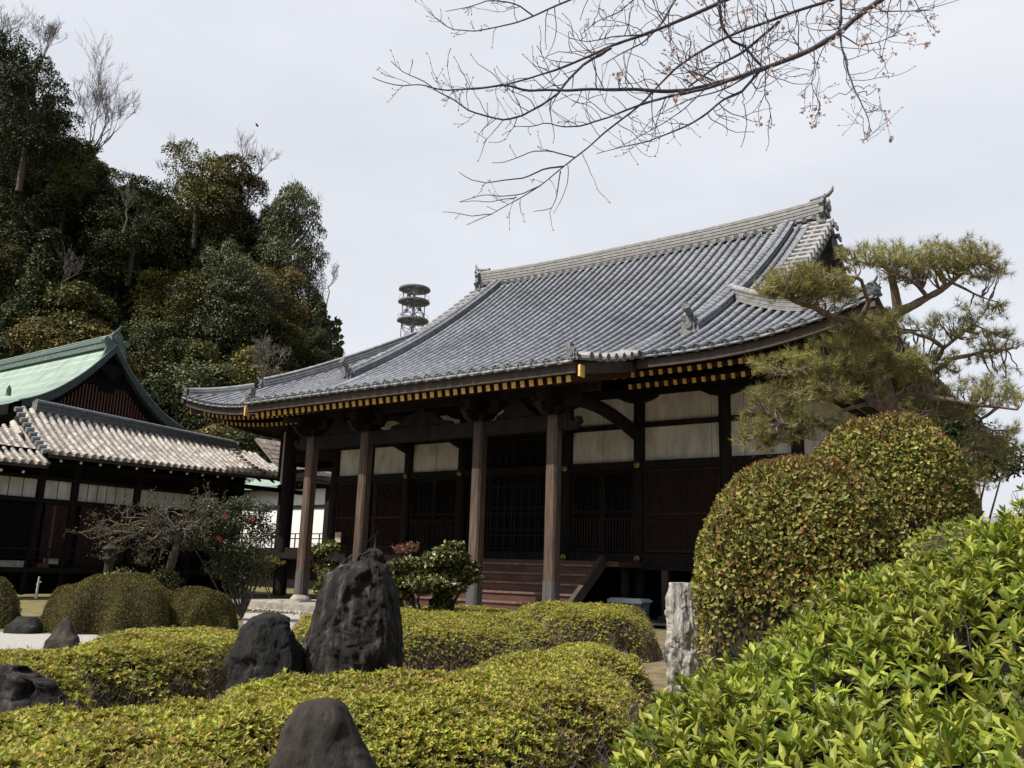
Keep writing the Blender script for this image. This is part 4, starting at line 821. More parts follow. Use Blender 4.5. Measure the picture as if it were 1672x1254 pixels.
LM = dict(
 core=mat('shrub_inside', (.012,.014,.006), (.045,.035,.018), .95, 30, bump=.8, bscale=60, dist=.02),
 coren=mat('shaded_stems', (.006,.007,.004), (.020,.017,.010), .95, 30, bump=.8, bscale=60, dist=.02, spec=.1),  # darker core colour puts shade into the gaps between near leaves
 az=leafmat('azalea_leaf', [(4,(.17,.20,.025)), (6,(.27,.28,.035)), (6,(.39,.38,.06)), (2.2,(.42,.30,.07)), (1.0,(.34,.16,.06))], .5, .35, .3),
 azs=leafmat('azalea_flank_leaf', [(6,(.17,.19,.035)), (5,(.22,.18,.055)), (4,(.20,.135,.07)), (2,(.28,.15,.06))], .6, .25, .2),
 azf=leafmat('azalea_near_leaf', [(5,(.10,.145,.014)), (6,(.19,.225,.024)), (6,(.31,.335,.05)), (.12,(.55,.36,.06))], .45, .35, .3, .3),
 ball=leafmat('box_leaf', [(4,(.085,.078,.020)), (4,(.125,.105,.028)), (2,(.15,.095,.035)), (3,(.06,.065,.016))], .7, .15, .15),
 round_=leafmat('osmanthus_leaf', [(3,(.09,.105,.02)), (4,(.16,.165,.035)), (4,(.27,.25,.07)), (2,(.30,.215,.06)), (.5,(.17,.065,.025))], .5, .2, .2, .3),
 red=leafmat('red_new_leaf', [(3,(.14,.055,.025)), (3,(.18,.075,.035)), (2,(.14,.09,.03))], .5, .25),
 cam=leafmat('camellia_leaf', [(4,(.035,.045,.010)), (4,(.07,.08,.016)), (3,(.16,.155,.035)), (1,(.25,.18,.05))], .38, .15, .45, .3),
 camd=leafmat('dark_camellia_leaf', [(4,(.025,.035,.012)), (4,(.045,.055,.018)), (2,(.09,.09,.03))], .45, .12, .35, .3),
 needle=leafmat('pine_needle', [(4,(.15,.155,.04)), (4,(.25,.24,.07)), (3,(.36,.335,.12)), (1,(.38,.29,.12))], .5, .3),
 twig=mat('fine_twig', (.12,.085,.07), (.34,.26,.22), .85, 20),
)
def blob_shrub(name, c, rx, ry, rz_, n, leaf, label, lm, cat='shrub', topmat=None, twigs=500, seed=0, sq=2.3, T=LEAF8, F=LEAF8T, base=0.0, loose=.0):
    """big clipped round bush: superellipsoid shell of leaves round a dark inside"""
    root = thing(name, (c[0], c[1], base), label, cat); D = rdir(n); D[:, 2] = np.abs(D[:, 2])*1.0 + np.where(rng.random(n) < .3, -.6*rng.random(n), 0); D = nrm(D)
    def surf(D):
        k = (np.abs(D[:, 0])**sq+np.abs(D[:, 1])**sq+np.abs(D[:, 2])**sq)**(-1/sq); k = k*(1+.045*noise(D, 1.7, seed, 3)+.02*noise(D, 6, seed+1, 2)); return D*k[:, None]*np.array([rx, ry, rz_])+np.asarray(c)
    P = surf(D); N = nrm(D/np.array([rx, ry, rz_])); dep = rng.exponential(leaf*(.7+loose), n); P = P-N*dep[:, None]
    ok = P[:, 2] > base+.02; P, N, D = P[ok], N[ok], D[ok]; n = len(P)
    fol = MB(); L = nrm(rdir(n)*.9+N*.45+UP*.15); tm = (rng.random(n) < np.clip((N[:, 2]-.5)*1.5, 0, .5)) if topmat is not None else np.zeros(n, bool)
    scatter(fol, T, F, P[~tm], L[~tm], N[~tm]+rdir((~tm).sum())*.75, leaf*rng.uniform(.6, 1.2, (~tm).sum()), 0, 1.5)
    if tm.any(): scatter(fol, T, F, P[tm]+N[tm]*leaf*.4, nrm(L[tm]+N[tm]*.8), N[tm]+rdir(tm.sum())*.8, leaf*rng.uniform(.4, .75, tm.sum()), 1, 1.2)
    fol.build('foliage', [lm, topmat or lm], root)
    tw_ = MB(); Dt = rdir(twigs); Dt[:, 2] = np.abs(Dt[:, 2]); Pt = surf(Dt); Nt = nrm(Dt/np.array([rx, ry, rz_]))
    for p, q in zip(Pt, Nt):
        dv = nrm((q+rng.normal(0, .4, 3)+UP*.3)[None])[0]; l = rng.uniform(1.5, 3.5)*leaf; tw_.tube([p-dv*l*.8, p-dv*l*.3+rng.normal(0, leaf*.1, 3), p+dv*l*.2], [leaf*.07, leaf*.05, leaf*.02], 3, caps=False)
    tw_.build('twigs', LM['twig'], root)
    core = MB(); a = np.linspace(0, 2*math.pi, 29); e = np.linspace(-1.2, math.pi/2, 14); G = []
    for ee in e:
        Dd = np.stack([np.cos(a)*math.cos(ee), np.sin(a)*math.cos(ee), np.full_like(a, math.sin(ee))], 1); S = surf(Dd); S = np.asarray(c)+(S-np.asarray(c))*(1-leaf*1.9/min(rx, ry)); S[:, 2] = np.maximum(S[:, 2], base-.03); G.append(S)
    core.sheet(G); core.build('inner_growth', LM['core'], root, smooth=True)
    st = MB(); st.tube([(c[0], c[1], base-.1), (c[0]+.05, c[1], base+rz_*.3), (c[0], c[1], c[2])], [.09, .08, .05], 8); st.build('trunk', MT['barkd'], root)
    return root
def grow(mb, p, d, l, r, lev, spread=.6, n=(2, 4), up=.15, crook=.18, tips=None, k=4, ratio=.68, segs=4, mat=0, minr=.002):
    """recursive branch: crooked tapering tube, then children"""
    P = [np.array(p, float)]; d = nrm(np.asarray(d, float)[None])[0]
    for i in range(segs): d = nrm((d+rng.normal(0, crook, 3)+UP*up*.3)[None])[0]; P.append(P[-1]+d*l/segs)
    r1 = max(minr, r*.6); mb.tube(P, np.linspace(r, r1, segs+1), k, mat, caps=False)
    if lev <= 0:
        if tips is not None: tips.append((P[-1], d))
        return
    for c in range(rng.integers(n[0], n[1]+1)):
        i = rng.integers(max(1, segs//2), segs+1); dd = nrm((d+rng.normal(0, spread, 3)+UP*up)[None])[0]; grow(mb, P[i], dd, l*ratio*rng.uniform(.75, 1.15), max(minr, r1*.8), lev-1, spread, n, up, crook, tips, k if lev > 2 else 3, ratio, segs if lev > 1 else 3, mat, minr)
    if tips is not None and lev == 1: tips.append((P[-1], d))
# ================================================================== rocks
def rock(name, px, depth, prof_, thick, m, label, cat='rock', seed=0, base=-.08, amp=.06, fine=.02, freq=1.6, res=(70, 56), lean=(0,0), z0=None, ridgef=(3.,3.,1.1), dzr=0, cuts=16):
    """prof_: (height, left, right) half-outline as it looks from the garden, in metres; thick: depth / width"""
    c = grd(px, depth, 0); a = np.linspace(0, 2*math.pi, res[1], endpoint=False); pr = np.array(prof_, float); H = np.concatenate([np.linspace(pr[0,0], pr[-1,0], res[0])]); G = []
    l = np.interp(H, pr[:,0], pr[:,1]); r_ = np.interp(H, pr[:,0], pr[:,2])
    V = np.zeros((res[0], res[1], 3))
    for i, h in enumerate(H):
        mid = (r_[i]+l[i])/2; hw = max((r_[i]-l[i])/2, .004); dp = hw*thick*(1-.0*h)
        cx = np.sign(np.cos(a))*np.abs(np.cos(a))**.8*hw+mid; cy = np.sign(np.sin(a))*np.abs(np.sin(a))**.8*dp
        V[i] = c + cx[:, None]*VR + cy[:, None]*VF + UP*(h+base)
    P = V.reshape(-1, 3); axis = c + UP*((P[:, 2]-c[2])[:, None]); out = P-np.array([c[0], c[1], 0])*[1,1,0]-UP*(P[:, 2:3]); out = nrm(out); loc = P-c
    n1 = noise(loc*freq, 1.0, seed, 3); n2 = 1-np.abs(noise(loc*np.array(ridgef), 1.6, seed+3, 3))*2; n3 = mnz(loc*np.array([1, 1, .55]), 5.5, 5, seed)*1.6; n1 = n1*.5+mnz(loc, 1.7, 3, seed+20)
    P = P + out*(amp*n1+amp*.7*n2+fine*n3)[:, None]; P[:, 2] += amp*.4*n1*(H.max() > 0)
    # split faces: slice the lump with random planes so that it breaks into facets
    rr_ = np.random.default_rng(seed+70); Lc = P-c; Lc[:, 2] -= H.max()*.45; wdt = (pr[:, 2]-pr[:, 1]).max()/2
    for q in range(cuts):
        a_ = rr_.uniform(0, 6.283); nv = nrm(np.array([[math.cos(a_), math.sin(a_), rr_.uniform(-.15, .3)]]))[0]; nv = nrm((VR*nv[0]+VF*nv[1]*1.0+UP*nv[2])[None])[0]
        sp = Lc @ nv; dd = np.quantile(sp, rr_.uniform(.92, .985)); Lc = Lc - np.outer(np.maximum(sp-dd, 0)*.85, nv)
    P = Lc + c; P[:, 2] += H.max()*.45
    P = P - out*(fine*1.5*np.maximum(0, .35-np.abs(mnz((P-c)*np.array([1, 1, .4]), 4.5, 3, seed+40))*2))[:, None]
    V = P.reshape(res[0], res[1], 3); mb = MB(); V = np.concatenate([V, V[:, :1]], 1); mb.sheet(V[:, ::-1]); top = V[-1, :-1]; mb.add(np.concatenate([top, [top.mean(0)+UP*.01]]), [(i, (i+1) % res[1], res[1]) for i in range(res[1])])
    return tag(mb.build(name, m, smooth=True, origin=(c[0], c[1], 0)), label, cat)
RK = dict(
 dark=mat('dark_lava_rock', (.005,.0042,.004), (.11,.095,.085), .85, 8, c3=(.024,.020,.018), spec=.3, bump=1.0, bscale=12, dist=.08, stretch=(1,1,.3), lo=.4, hi=.68),
 flat=mat('dark_slate_rock', (.006,.0065,.0065), (.040,.038,.035), .8, 5, c3=(.012,.012,.0115), spec=.3, bump=.9, bscale=9, dist=.06, stretch=(1,1,.35), lo=.4, hi=.7),
 brown=mat('brown_grey_rock', (.010,.008,.007), (.060,.046,.035), .8, 6, c3=(.026,.021,.017), spec=.3, bump=.8, bscale=12, dist=.03, stretch=(1,1,.3)),
 pale=mat('pale_weathered_stone', (.07,.066,.06), (.46,.44,.40), .85, 5, c3=(.27,.255,.23), bump=1.0, bscale=14, dist=.05, stretch=(2.2,2.2,.35), lo=.38, hi=.62),
)
rock('garden_rock', 575, 8.6, [(0,-.52,.52),(.5,-.52,.51),(1.08,-.45,.44),(1.32,-.40,.39),(1.46,-.31,.34),(1.56,-.17,.25),(1.64,-.07,.19),(1.71,.0,.14),(1.76,.03,.08)], .8, RK['dark'], 'tallest jagged dark upright rock standing in the middle of the garden', seed=2, amp=.055, fine=.045, res=(190, 160), cuts=16)
rock('garden_rock', 425, 8.3, [(0,-.36,.4),(.4,-.35,.40),(.75,-.31,.36),(.95,-.25,.28),(1.07,-.17,.16),(1.11,-.05,.05)], .7, RK['flat'], 'broad round-topped dark rock left of the tallest rock', seed=5, amp=.035, fine=.03, res=(130, 120), cuts=14)
rock('garden_rock', 512, 3.5, [(0,-.30,.38),(.6,-.25,.29),(.76,-.215,.23),(.85,-.19,.16),(.92,-.17,.12),(.98,-.14,.09),(1.01,-.11,.065),(1.025,-.07,.03)], .8, RK['brown'], 'nearest brown-grey rock poking out of the front hedge', seed=9, amp=.022, fine=.016, res=(110, 100), cuts=1)
rock('garden_rock', 40, 5.6, [(0,-.55,.42),(.42,-.5,.37),(.58,-.46,.3),(.68,-.42,.1),(.8,-.38,-.02),(.86,-.32,-.12)], .8, RK['dark'], 'low dark rugged rock at the left edge of the front hedge', seed=12, amp=.06, fine=.045, res=(110, 110))
rock('garden_rock', 98, 14.6, [(0,-.32,.34),(.2,-.2,.3),(.4,-.1,.2),(.52,-.03,.14),(.58,.03,.08)], .7, RK['brown'], 'small pointed leaning rock on the white gravel', seed=15, amp=.03, fine=.01)
rock('garden_rock', 1117, 12.0, [(0,-.24,.25),(.4,-.23,.24),(.9,-.22,.22),(1.2,-.2,.2),(1.4,-.19,.16),(1.46,-.17,.15),(1.5,-.14,.12)], .8, RK['pale'], 'pale weathered upright stone beside the big round bush', 'standing stone', seed=18, amp=.035, fine=.045, freq=1.2, res=(150, 110), ridgef=(9, 9, .9), cuts=3)
rock('garden_rock', 662, 18.5, [(0,-.5,.55),(.2,-.42,.5),(.38,-.3,.3),(.45,-.2,.0)], .8, RK['flat'], 'low dark rock at the foot of the camellia by the porch', seed=21, amp=.04, fine=.01)
rock('garden_rock', 40, 17.3, [(0,-.35,.35),(.2,-.32,.32),(.38,-.15,.15)], .9, RK['flat'], 'small rounded grey rock beside the left ball hedge', seed=23, amp=.03, fine=.01)
rock('garden_rock', 447, 29, [(0,-.5,.5),(.25,-.4,.4),(.4,-.2,.2)], .8, RK['pale'], 'small pale rock beyond the passage left of the porch', seed=25, amp=.03)
# ================================================================== hedges
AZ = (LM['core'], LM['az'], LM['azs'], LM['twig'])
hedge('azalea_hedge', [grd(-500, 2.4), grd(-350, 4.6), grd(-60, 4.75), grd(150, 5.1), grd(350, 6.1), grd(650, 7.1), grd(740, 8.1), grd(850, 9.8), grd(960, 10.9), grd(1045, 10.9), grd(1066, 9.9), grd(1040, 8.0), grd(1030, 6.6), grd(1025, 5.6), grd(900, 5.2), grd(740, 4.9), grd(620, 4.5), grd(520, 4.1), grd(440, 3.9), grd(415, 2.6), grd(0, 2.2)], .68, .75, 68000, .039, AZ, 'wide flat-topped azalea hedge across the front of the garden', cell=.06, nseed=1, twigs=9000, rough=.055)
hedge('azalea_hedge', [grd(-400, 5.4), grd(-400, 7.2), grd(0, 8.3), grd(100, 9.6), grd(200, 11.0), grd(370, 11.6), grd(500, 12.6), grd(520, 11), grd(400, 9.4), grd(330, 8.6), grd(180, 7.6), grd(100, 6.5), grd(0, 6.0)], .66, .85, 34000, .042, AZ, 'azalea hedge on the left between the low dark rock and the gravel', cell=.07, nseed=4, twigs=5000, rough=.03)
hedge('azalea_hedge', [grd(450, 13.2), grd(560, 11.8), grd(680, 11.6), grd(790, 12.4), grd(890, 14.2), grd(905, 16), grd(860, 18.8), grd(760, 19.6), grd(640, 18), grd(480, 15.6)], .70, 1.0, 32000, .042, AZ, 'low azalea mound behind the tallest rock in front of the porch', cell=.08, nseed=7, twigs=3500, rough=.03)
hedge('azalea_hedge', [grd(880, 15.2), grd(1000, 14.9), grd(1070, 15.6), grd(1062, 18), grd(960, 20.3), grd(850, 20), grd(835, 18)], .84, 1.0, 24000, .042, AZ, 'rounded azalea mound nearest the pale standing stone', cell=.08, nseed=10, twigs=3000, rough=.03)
BL = (LM['core'], LM['ball'], LM['ball'], LM['twig'])
hedge('ball_hedge', [grd(66, 18.2), grd(110, 17.2), grd(180, 16.9), grd(262, 17.6), grd(305, 18.6), grd(290, 20.4), grd(170, 21.0), grd(85, 20.2)], 1.08, 1.05, 75000, .034, BL, 'larger smoothly clipped brown-green ball hedge on the left', cell=.05, nseed=13, twigs=200, ros=False, rough=.012, power=2.2)
hedge('ball_hedge', [grd(252, 18.0), grd(300, 17.1), grd(350, 17.3), grd(382, 18.6), grd(360, 20), grd(300, 20.4), grd(255, 19.8)], .94, .95, 50000, .034, BL, 'smaller smoothly clipped ball hedge right of the larger one', cell=.05, nseed=16, twigs=200, ros=False, rough=.012, power=2.2)
hedge('ball_hedge', [grd(-160, 19), grd(-60, 17.8), grd(20, 18), grd(42, 19), grd(20, 20.4), grd(-100, 21)], .95, .8, 25000, .04, BL, 'loose clipped shrub cut by the left edge of the picture', cell=.08, nseed=19, twigs=600, ros=False, rough=.05)
# the near azalea at lower right, with its own long leaves
def tf(P2):
    u = P2 @ VR[:2]; return np.clip(.80+.535*u-.03*u*u, .3, 2.6)
def uv(u, v): return u*VR[:2]+v*VF[:2]
hedge('azalea_bush', [uv(*p) for p in ((.02, 1.4), (-.10, 2.3), (.02, 3.1), (.45, 3.65), (.95, 3.85), (1.6, 4.3), (2.4, 4.8), (3.3, 5.0), (3.3, 3.6), (2.2, 2.0), (1.5, .9), (.8, .9))], 1.0, .40, 22000, .053, (LM['coren'], LM['azf'], LM['azf'], MT['barkd']), 'near bright green azalea bush filling the lower right corner', 'bush', cell=.045, nseed=22, twigs=2600, rough=.085, topfn=tf)
# ================================================================== big round bushes
c = grd(1316, 8.9, 0); blob_shrub('round_bush', (c[0], c[1], 1.30), 1.10, 1.08, 1.47, 30000, .062, 'big round clipped bush with reddish crown in front of the hall wall', LM['round_'], topmat=LM['red'], twigs=900, seed=31, T=LEAF4, F=LEAF4F)
c = grd(1468, 11.6, 0); blob_shrub('round_bush', (c[0], c[1], 2.28), 1.12, 1.12, 1.52, 24000, .068, 'second round clipped bush with red top standing under the pine', LM['round_'], topmat=LM['red'], twigs=900, seed=35, T=LEAF4, F=LEAF4F)
for px, d, zc, rx, rz_, n, lab in ((1640, 8.0, 1.15, 1.1, 1.0, 9000, 'light green shrub rising at the right edge behind the near azalea'), (1560, 9.4, 1.0, .7, 1.0, 5000, 'shaded green shrub right of the second round bush')):
    c = grd(px, d, 0); blob_shrub('shrub', (c[0], c[1], zc), rx, rx, rz_*.95, n, .06, lab, LM['azf'] if px > 1600 else LM['round_'], seed=int(px), T=LEAF4, F=LEAF4F, loose=1.5)
# ================================================================== pine
def at3(px, py, d): return at(px, py, d)
PD = 14.0
c = grd(1452, PD, 0); pine = thing('pine_tree', c, 'trained Japanese pine with twisted limbs and needle pads over the round bushes', 'pine tree')
def limb(pts, r0, r1, d0=0., d1=0., k=8, parent=pine, nm='limb'):
    n = len(pts); P = np.array([at3(px, py, PD+d0+(d1-d0)*i/(n-1)) for i, (px, py) in enumerate(pts)])
    Q = resample(P, .12); Q = Q + noise(Q, 3.0, int(pts[0][0]), 2)[:, None]*np.array([.02, .02, .035]); m = MB(); m.tube(Q, .82*np.linspace(r0, r1, len(Q))*(1+.12*noise(Q, 6, 3, 2)), k); m.build(nm, MT['bark'], parent, smooth=True); return Q
limbs = []
m = MB(); Q = resample(np.array([c-[0,0,.1], at3(1456, 760, PD), at3(1451, 665, PD), at3(1437, 612, PD), at3(1429, 556, PD), at3(1447, 530, PD+.2), at3(1466, 505, PD+.3), at3(1460, 470, PD+.3), at3(1452, 440, PD+.2)]), .12); m.tube(Q, np.interp(np.arange(len(Q)), [0, len(Q)*.5, len(Q)-1], [.24, .19, .06])*(1+.1*noise(Q, 5, 9, 2)), 12); m.build('trunk', MT['bark'], pine, smooth=True); limbs.append(Q)
for pts, r0, r1, d0, d1 in (
 ([(1450,668),(1402,644),(1374,630),(1342,628),(1300,640)], .085, .03, 0, -1.1),
 ([(1430,556),(1391,528),(1353,514),(1328,500),(1296,490),(1275,479)], .10, .03, 0, -.8),
 ([(1402,528),(1419,493),(1405,458),(1391,451),(1372,452)], .06, .025, -.1, -.6),
 ([(1462,512),(1486,500),(1514,486),(1553,462),(1577,441),(1600,415)], .10, .02, .2, .5),
 ([(1514,486),(1500,468),(1478,452),(1455,448)], .05, .02, .3, -.3),
 ([(1451,660),(1479,641),(1521,613),(1556,585),(1591,577),(1644,570)], .08, .02, 0, .6),
 ([(1478,642),(1532,651),(1574,658),(1619,662),(1661,669)], .07, .02, 0, -.5),
 ([(1532,585),(1542,567),(1521,549),(1490,543),(1465,545)], .05, .02, .4, -.2),
 ([(1440,600),(1410,600),(1370,590),(1330,596),(1290,606)], .07, .02, 0, -.9),
 ([(1438,668),(1416,658),(1381,669),(1356,683),(1320,700),(1270,690)], .045, .015, 0, -1.3),
 ([(1542,567),(1570,545),(1591,528),(1620,540)], .04, .012, .4, .9),
 ([(1574,658),(1600,690),(1590,730)], .04, .012, 0, .4),
 ([(1553,462),(1590,480),(1630,492)], .035, .01, .5, .3),
 ([(1452,445),(1420,430),(1398,422)], .04, .012, .2, 0),
 ([(1447,650),(1500,690),(1540,730),(1560,770)], .06, .02, .5, 1.0)):
    limbs.append(limb(pts, r0, r1, d0, d1))
LP = np.concatenate(limbs)
pads = [(1400,640,54,16,-.5,20), (1480,622,50,16,-.3,22), (1345,692,50,18,-.9,22), (1238,688,30,14,-1.2,16), (1530,648,44,16,.3,26), (1640,610,30,14,.5,14), (1318,462,66,34,-.6,150), (1268,478,30,16,-.8,35), (1362,480,40,24,-.4,45), (1432,420,62,26,0,95), (1480,448,42,22,.1,45), (1562,418,70,30,.5,120), (1600,445,38,22,.4,45), (1520,440,34,26,.3,45),
 (1420,540,58,30,-.2,75), (1465,528,46,26,.0,45), (1300,598,66,26,-.9,85), (1385,600,66,34,-.5,105), (1460,590,60,34,-.3,90), (1330,640,62,24,-.9,75), (1268,655,42,34,-1.1,65), (1240,715,34,40,-1.3,60), (1292,700,42,34,-1.0,55),
 (1520,600,52,30,.2,70), (1555,540,56,28,.4,65), (1610,505,50,20,.4,32), (1625,560,46,28,.6,50), (1590,585,40,14,.5,20), (1600,640,58,24,-.1,60), (1640,655,36,24,-.4,30), (1555,675,50,24,.1,45), (1620,710,44,24,.2,40), (1570,740,58,32,.6,70), (1500,660,46,22,.3,35), (1650,740,30,20,.4,22), (1390,560,40,20,-.3,30), (1350,565,30,14,-.5,16), (1595,780,50,24,.8,36)]
tips = []; mt_ = MB()
for (px, py, rx, ry, dd, n) in pads:
    for q in range(int(n*(.85 if py > 500 else 1.1))):
        a = random.uniform(0, 6.283); r = math.sqrt(random.random()); z = random.uniform(-1, 1)
        p = at3(px+rx*r*math.cos(a), py+ry*r*math.sin(a)*.72, PD+dd+z*rx*.0068*math.sqrt(max(0, 1-r*r*.7)))
        tips.append(p)
tips = np.array(tips)
# crooked twigs join every fourth tuft to the nearest limb
for i in range(0, len(tips), 2):
    p = tips[i]; j = np.argmin(np.linalg.norm(LP-p, axis=1)); b = LP[j]; l = np.linalg.norm(p-b)
    if l > 1.3: b = p+(b-p)*(1.0/l); 
    t = np.linspace(0, 1, 6)[:, None]; Q = b+(p-b)*t; Q = Q+rng.normal(0, .035*min(1, l), Q.shape)*np.sin(t*math.pi); Q[:, 2] -= np.sin(t[:, 0]*math.pi)*.07*l
    mt_.tube(Q, np.linspace(.018, .007, 6), 4, caps=False)
mt_.build('twigs', MT['bark'], pine)
nb = MB(); cen = LP[np.argmin(np.linalg.norm(LP[None]-tips[:, None], axis=2), axis=1)]
ax = nrm(nrm(tips-cen)*.5+UP*.75+rdir(len(tips))*.6)
for shoot in range(2):
    base = tips + (rdir(len(tips))*.11 if shoot else 0); a2 = nrm(ax+rdir(len(tips))*.5)
    for k in range(24):
        L = nrm(a2*.8+rdir(len(tips))*.85); scatter(nb, NEEDLE, NEEDLEF, base+a2*rng.uniform(0, .07, len(tips))[:, None], L, rdir(len(tips)), rng.uniform(.085, .17, len(tips)), 0, .8)
nb.build('needles', LM['needle'], pine)
# ================================================================== cherry branches overhead
ch_base = grd(2150, 7.5, 0); cherry = thing('cherry_tree', ch_base, 'cherry tree reaching in overhead with bare twigs and first pale pink blossoms', 'cherry tree')
CB = {
 'A': ([(1520,-60),(1421,12),(1388,37),(1370,55),(1328,79),(1289,97),(1247,112),(1200,127),(1155,141),(1122,147),(1089,149),(1050,146),(989,146),(929,147),(869,147),(821,141),(779,144),(729,147),(690,139),(654,141),(624,132),(609,126)], 5.6, 5.0, .023, .002),
 'B': ([(1450,-40),(1358,0),(1298,19),(1259,33),(1217,48),(1170,69),(1134,90),(1104,111),(1074,141),(1056,161),(1040,176),(989,215),(959,242),(920,272),(884,302),(854,321),(821,339),(803,350),(779,360),(761,368)], 5.9, 5.2, .013, .002),
 'C': ([(1280,-50),(1185,0),(1125,27),(1089,42),(1050,57),(998,75),(959,93),(914,112),(869,126),(821,139),(785,144),(729,147)], 5.7, 5.3, .016, .003),
 'D': ([(998,78),(953,105),(926,132),(911,153),(887,170),(854,188),(827,196),(797,191),(767,181),(741,164),(714,150),(687,129),(657,115),(639,99)], 5.5, 5.1, .010, .002),
 'E': ([(1241,116),(1211,150),(1179,164),(1152,187),(1122,206),(1080,223),(1058,232),(1019,239),(974,251)], 5.2, 4.9, .009, .002),
 'F': ([(1200,128),(1150,146),(1089,158),(1050,170),(1019,181),(989,194),(953,205),(923,206),(893,200),(869,206),(840,206)], 5.3, 5.0, .011, .002),
 'G': ([(1000,-30),(929,0),(899,13),(869,27),(839,39),(809,45),(773,51),(738,48),(717,33),(700,19)], 5.4, 5.2, .008, .002),
 'G2': ([(871,25),(848,7),(827,3),(797,1),(779,7),(761,13),(727,19)], 5.3, 5.1, .005, .0018),
 'H': ([(1374,-40),(1374,0),(1371,45),(1374,75),(1385,120),(1400,153),(1413,185),(1421,209),(1419,227),(1405,228)], 5.3, 5.0, .009, .002),
 'I': ([(1420,10),(1445,20),(1469,18),(1500,17),(1525,18),(1524,8)], 5.5, 5.4, .005, .002),
 'J': ([(920,272),(890,275),(857,290),(815,295),(794,298),(767,293),(750,280)], 5.3, 5.1, .006, .0018),
 'K': ([(938,257),(899,245),(869,247),(848,256),(821,265),(803,266)], 5.3, 5.1, .0045, .0018),
 'L': ([(917,278),(913,299),(907,326),(899,342),(870,346)], 5.3, 5.1, .0045, .0018),
 'M': ([(927,269),(926,299),(917,326),(905,348)], 5.3, 5.2, .003, .0015),
 'N': ([(1271,36),(1244,60),(1211,87),(1170,108),(1125,141)], 5.8, 5.4, .011, .006),
 'O': ([(1165,-30),(1179,39),(1194,66),(1217,78),(1247,112)], 5.6, 5.6, .010, .008),
 'P': ([(1120,-30),(1096,10),(1080,40),(1050,70),(1010,90),(985,105)], 5.9, 5.7, .009, .003),
 'Q': ([(1050,57),(1000,60),(960,68),(930,62)], 5.4, 5.2, .005, .002),
 'R': ([(1060,-40),(1040,-5),(1010,20),(975,35),(950,55)], 5.5, 5.3, .006, .002),
 'S': ([(1247,112),(1214,128),(1189,143),(1170,150),(1130,160),(1090,180),(1058,196)], 5.2, 5.0, .006, .002),
 'T': ([(884,302),(850,318),(815,322),(790,318),(750,330)], 5.2, 5.1, .004, .0018),
 'U': ([(845,322),(800,330),(775,328),(750,330)], 5.2, 5.0, .003, .0016),
 'W': ([(803,350),(770,352),(745,347),(723,346)], 5.2, 5.0, .003, .0016),
 'X': ([(1370,55),(1400,75),(1430,70),(1455,60),(1470,50)], 5.3, 5.1, .005, .002),
 'Y': ([(1328,79),(1330,110),(1325,140),(1338,170),(1332,205)], 5.2, 5.0, .004, .0018),
 'Z': ([(1150,147),(1115,180),(1085,200),(1040,225),(1010,240)], 5.2, 5.0, .004, .0018)}
cb = MB(); pts_all = []
for k, (pts, d0, d1, r0, r1) in CB.items():
    n = len(pts); P = np.array([at(px, py, d0+(d1-d0)*i/(n-1)) for i, (px, py) in enumerate(pts)]); Q = resample(P, .045); Q = Q+noise(Q, 9, ord(k[0]), 2)[:, None]*np.array([.004,.004,.006]); rr = np.linspace(r0, r1, len(Q)); b = MB(); b.tube(Q, rr*(1+.1*noise(Q, 20, 4, 2)), 7)
    if r0 > .0085: b.build('bough', MT['cherry'], cherry, smooth=True)
    else: b = MB(); b.tube(Q, rr, 5, caps=False); b.build('bough', MT['cherry'], cherry)
    for i in range(2, len(Q)-1):
        w = (k in 'HIXY') ; pts_all.append((Q[i], nrm((Q[i+1]-Q[i])[None])[0], rr[i], k))
tw_ = MB(); buds = []; flw = []
def twig(p, d, l, r, lev, fl):
    P = [p]; n = max(3, int(l/.03))
    for i in range(n): d = nrm((d+rng.normal(0, .16, 3)+UP*.05)[None])[0]; P.append(P[-1]+d*l/n)
    tw_.tube(P, np.linspace(r, r*.55, n+1), 4, caps=False)
    for q in P[1:-1]:
        if random.random() < .5: e = nrm((d+rdir(1)[0]*.9)[None])[0]; buds.append((q, e, .55))
    buds.append((P[-1], d, 1.))
    if random.random() < fl: flw.append((P[-1], d))
    if lev > 0:
        for i in range(random.randint(1, 2)): q = P[random.randint(1, n)]; twig(q, nrm((d+rdir(1)[0]*.8)[None])[0], l*random.uniform(.4, .75), r*.8, lev-1, fl)
for (p, d, r, k) in pts_all:
    right = (p-np.array([0,0,CAMH])).dot(VR) > 1.0
    if random.random() < (.6 if right else (.22 if k in ('B','J','K','L','M','T','U','W') else .62))*(1.0 if r < .014 else .8):
        s = rdir(1)[0]; s = s-d*s.dot(d); s = nrm((s+UP*.35*(1 if random.random() < .75 else -1.6))[None])[0]; dd = nrm((s*.85+d*.55)[None])[0]
        twig(p, dd, random.uniform(.06, .42)*(1.1 if right else .9)*(.6 if r < .0045 else 1), min(.0038, max(.0019, r*.5)), 1 if random.random() < .5 else 2 if right and random.random() < .3 else 0, .32 if right else 0.0)
tw_.build('twigs', MT['cherry'], cherry)
bb = MB(); o6 = np.array(ico, float); 
for p, d, s in buds:
    u = nrm(np.cross(d, [.3,.2,1])[None])[0]; v = np.cross(d, u); h = .011*s; w = .0042*s; bb.add(np.array([p-d*h*.2, p+d*h*1.3, p+u*w+d*h*.4, p-u*w+d*h*.4, p+v*w+d*h*.4, p-v*w+d*h*.4]), [(0,2,4),(0,4,3),(0,3,5),(0,5,2),(1,4,2),(1,3,4),(1,5,3),(1,2,5)])
bb.build('buds', mat('bud_scale', (.10,.06,.055), (.22,.13,.11), .6, 30), cherry)
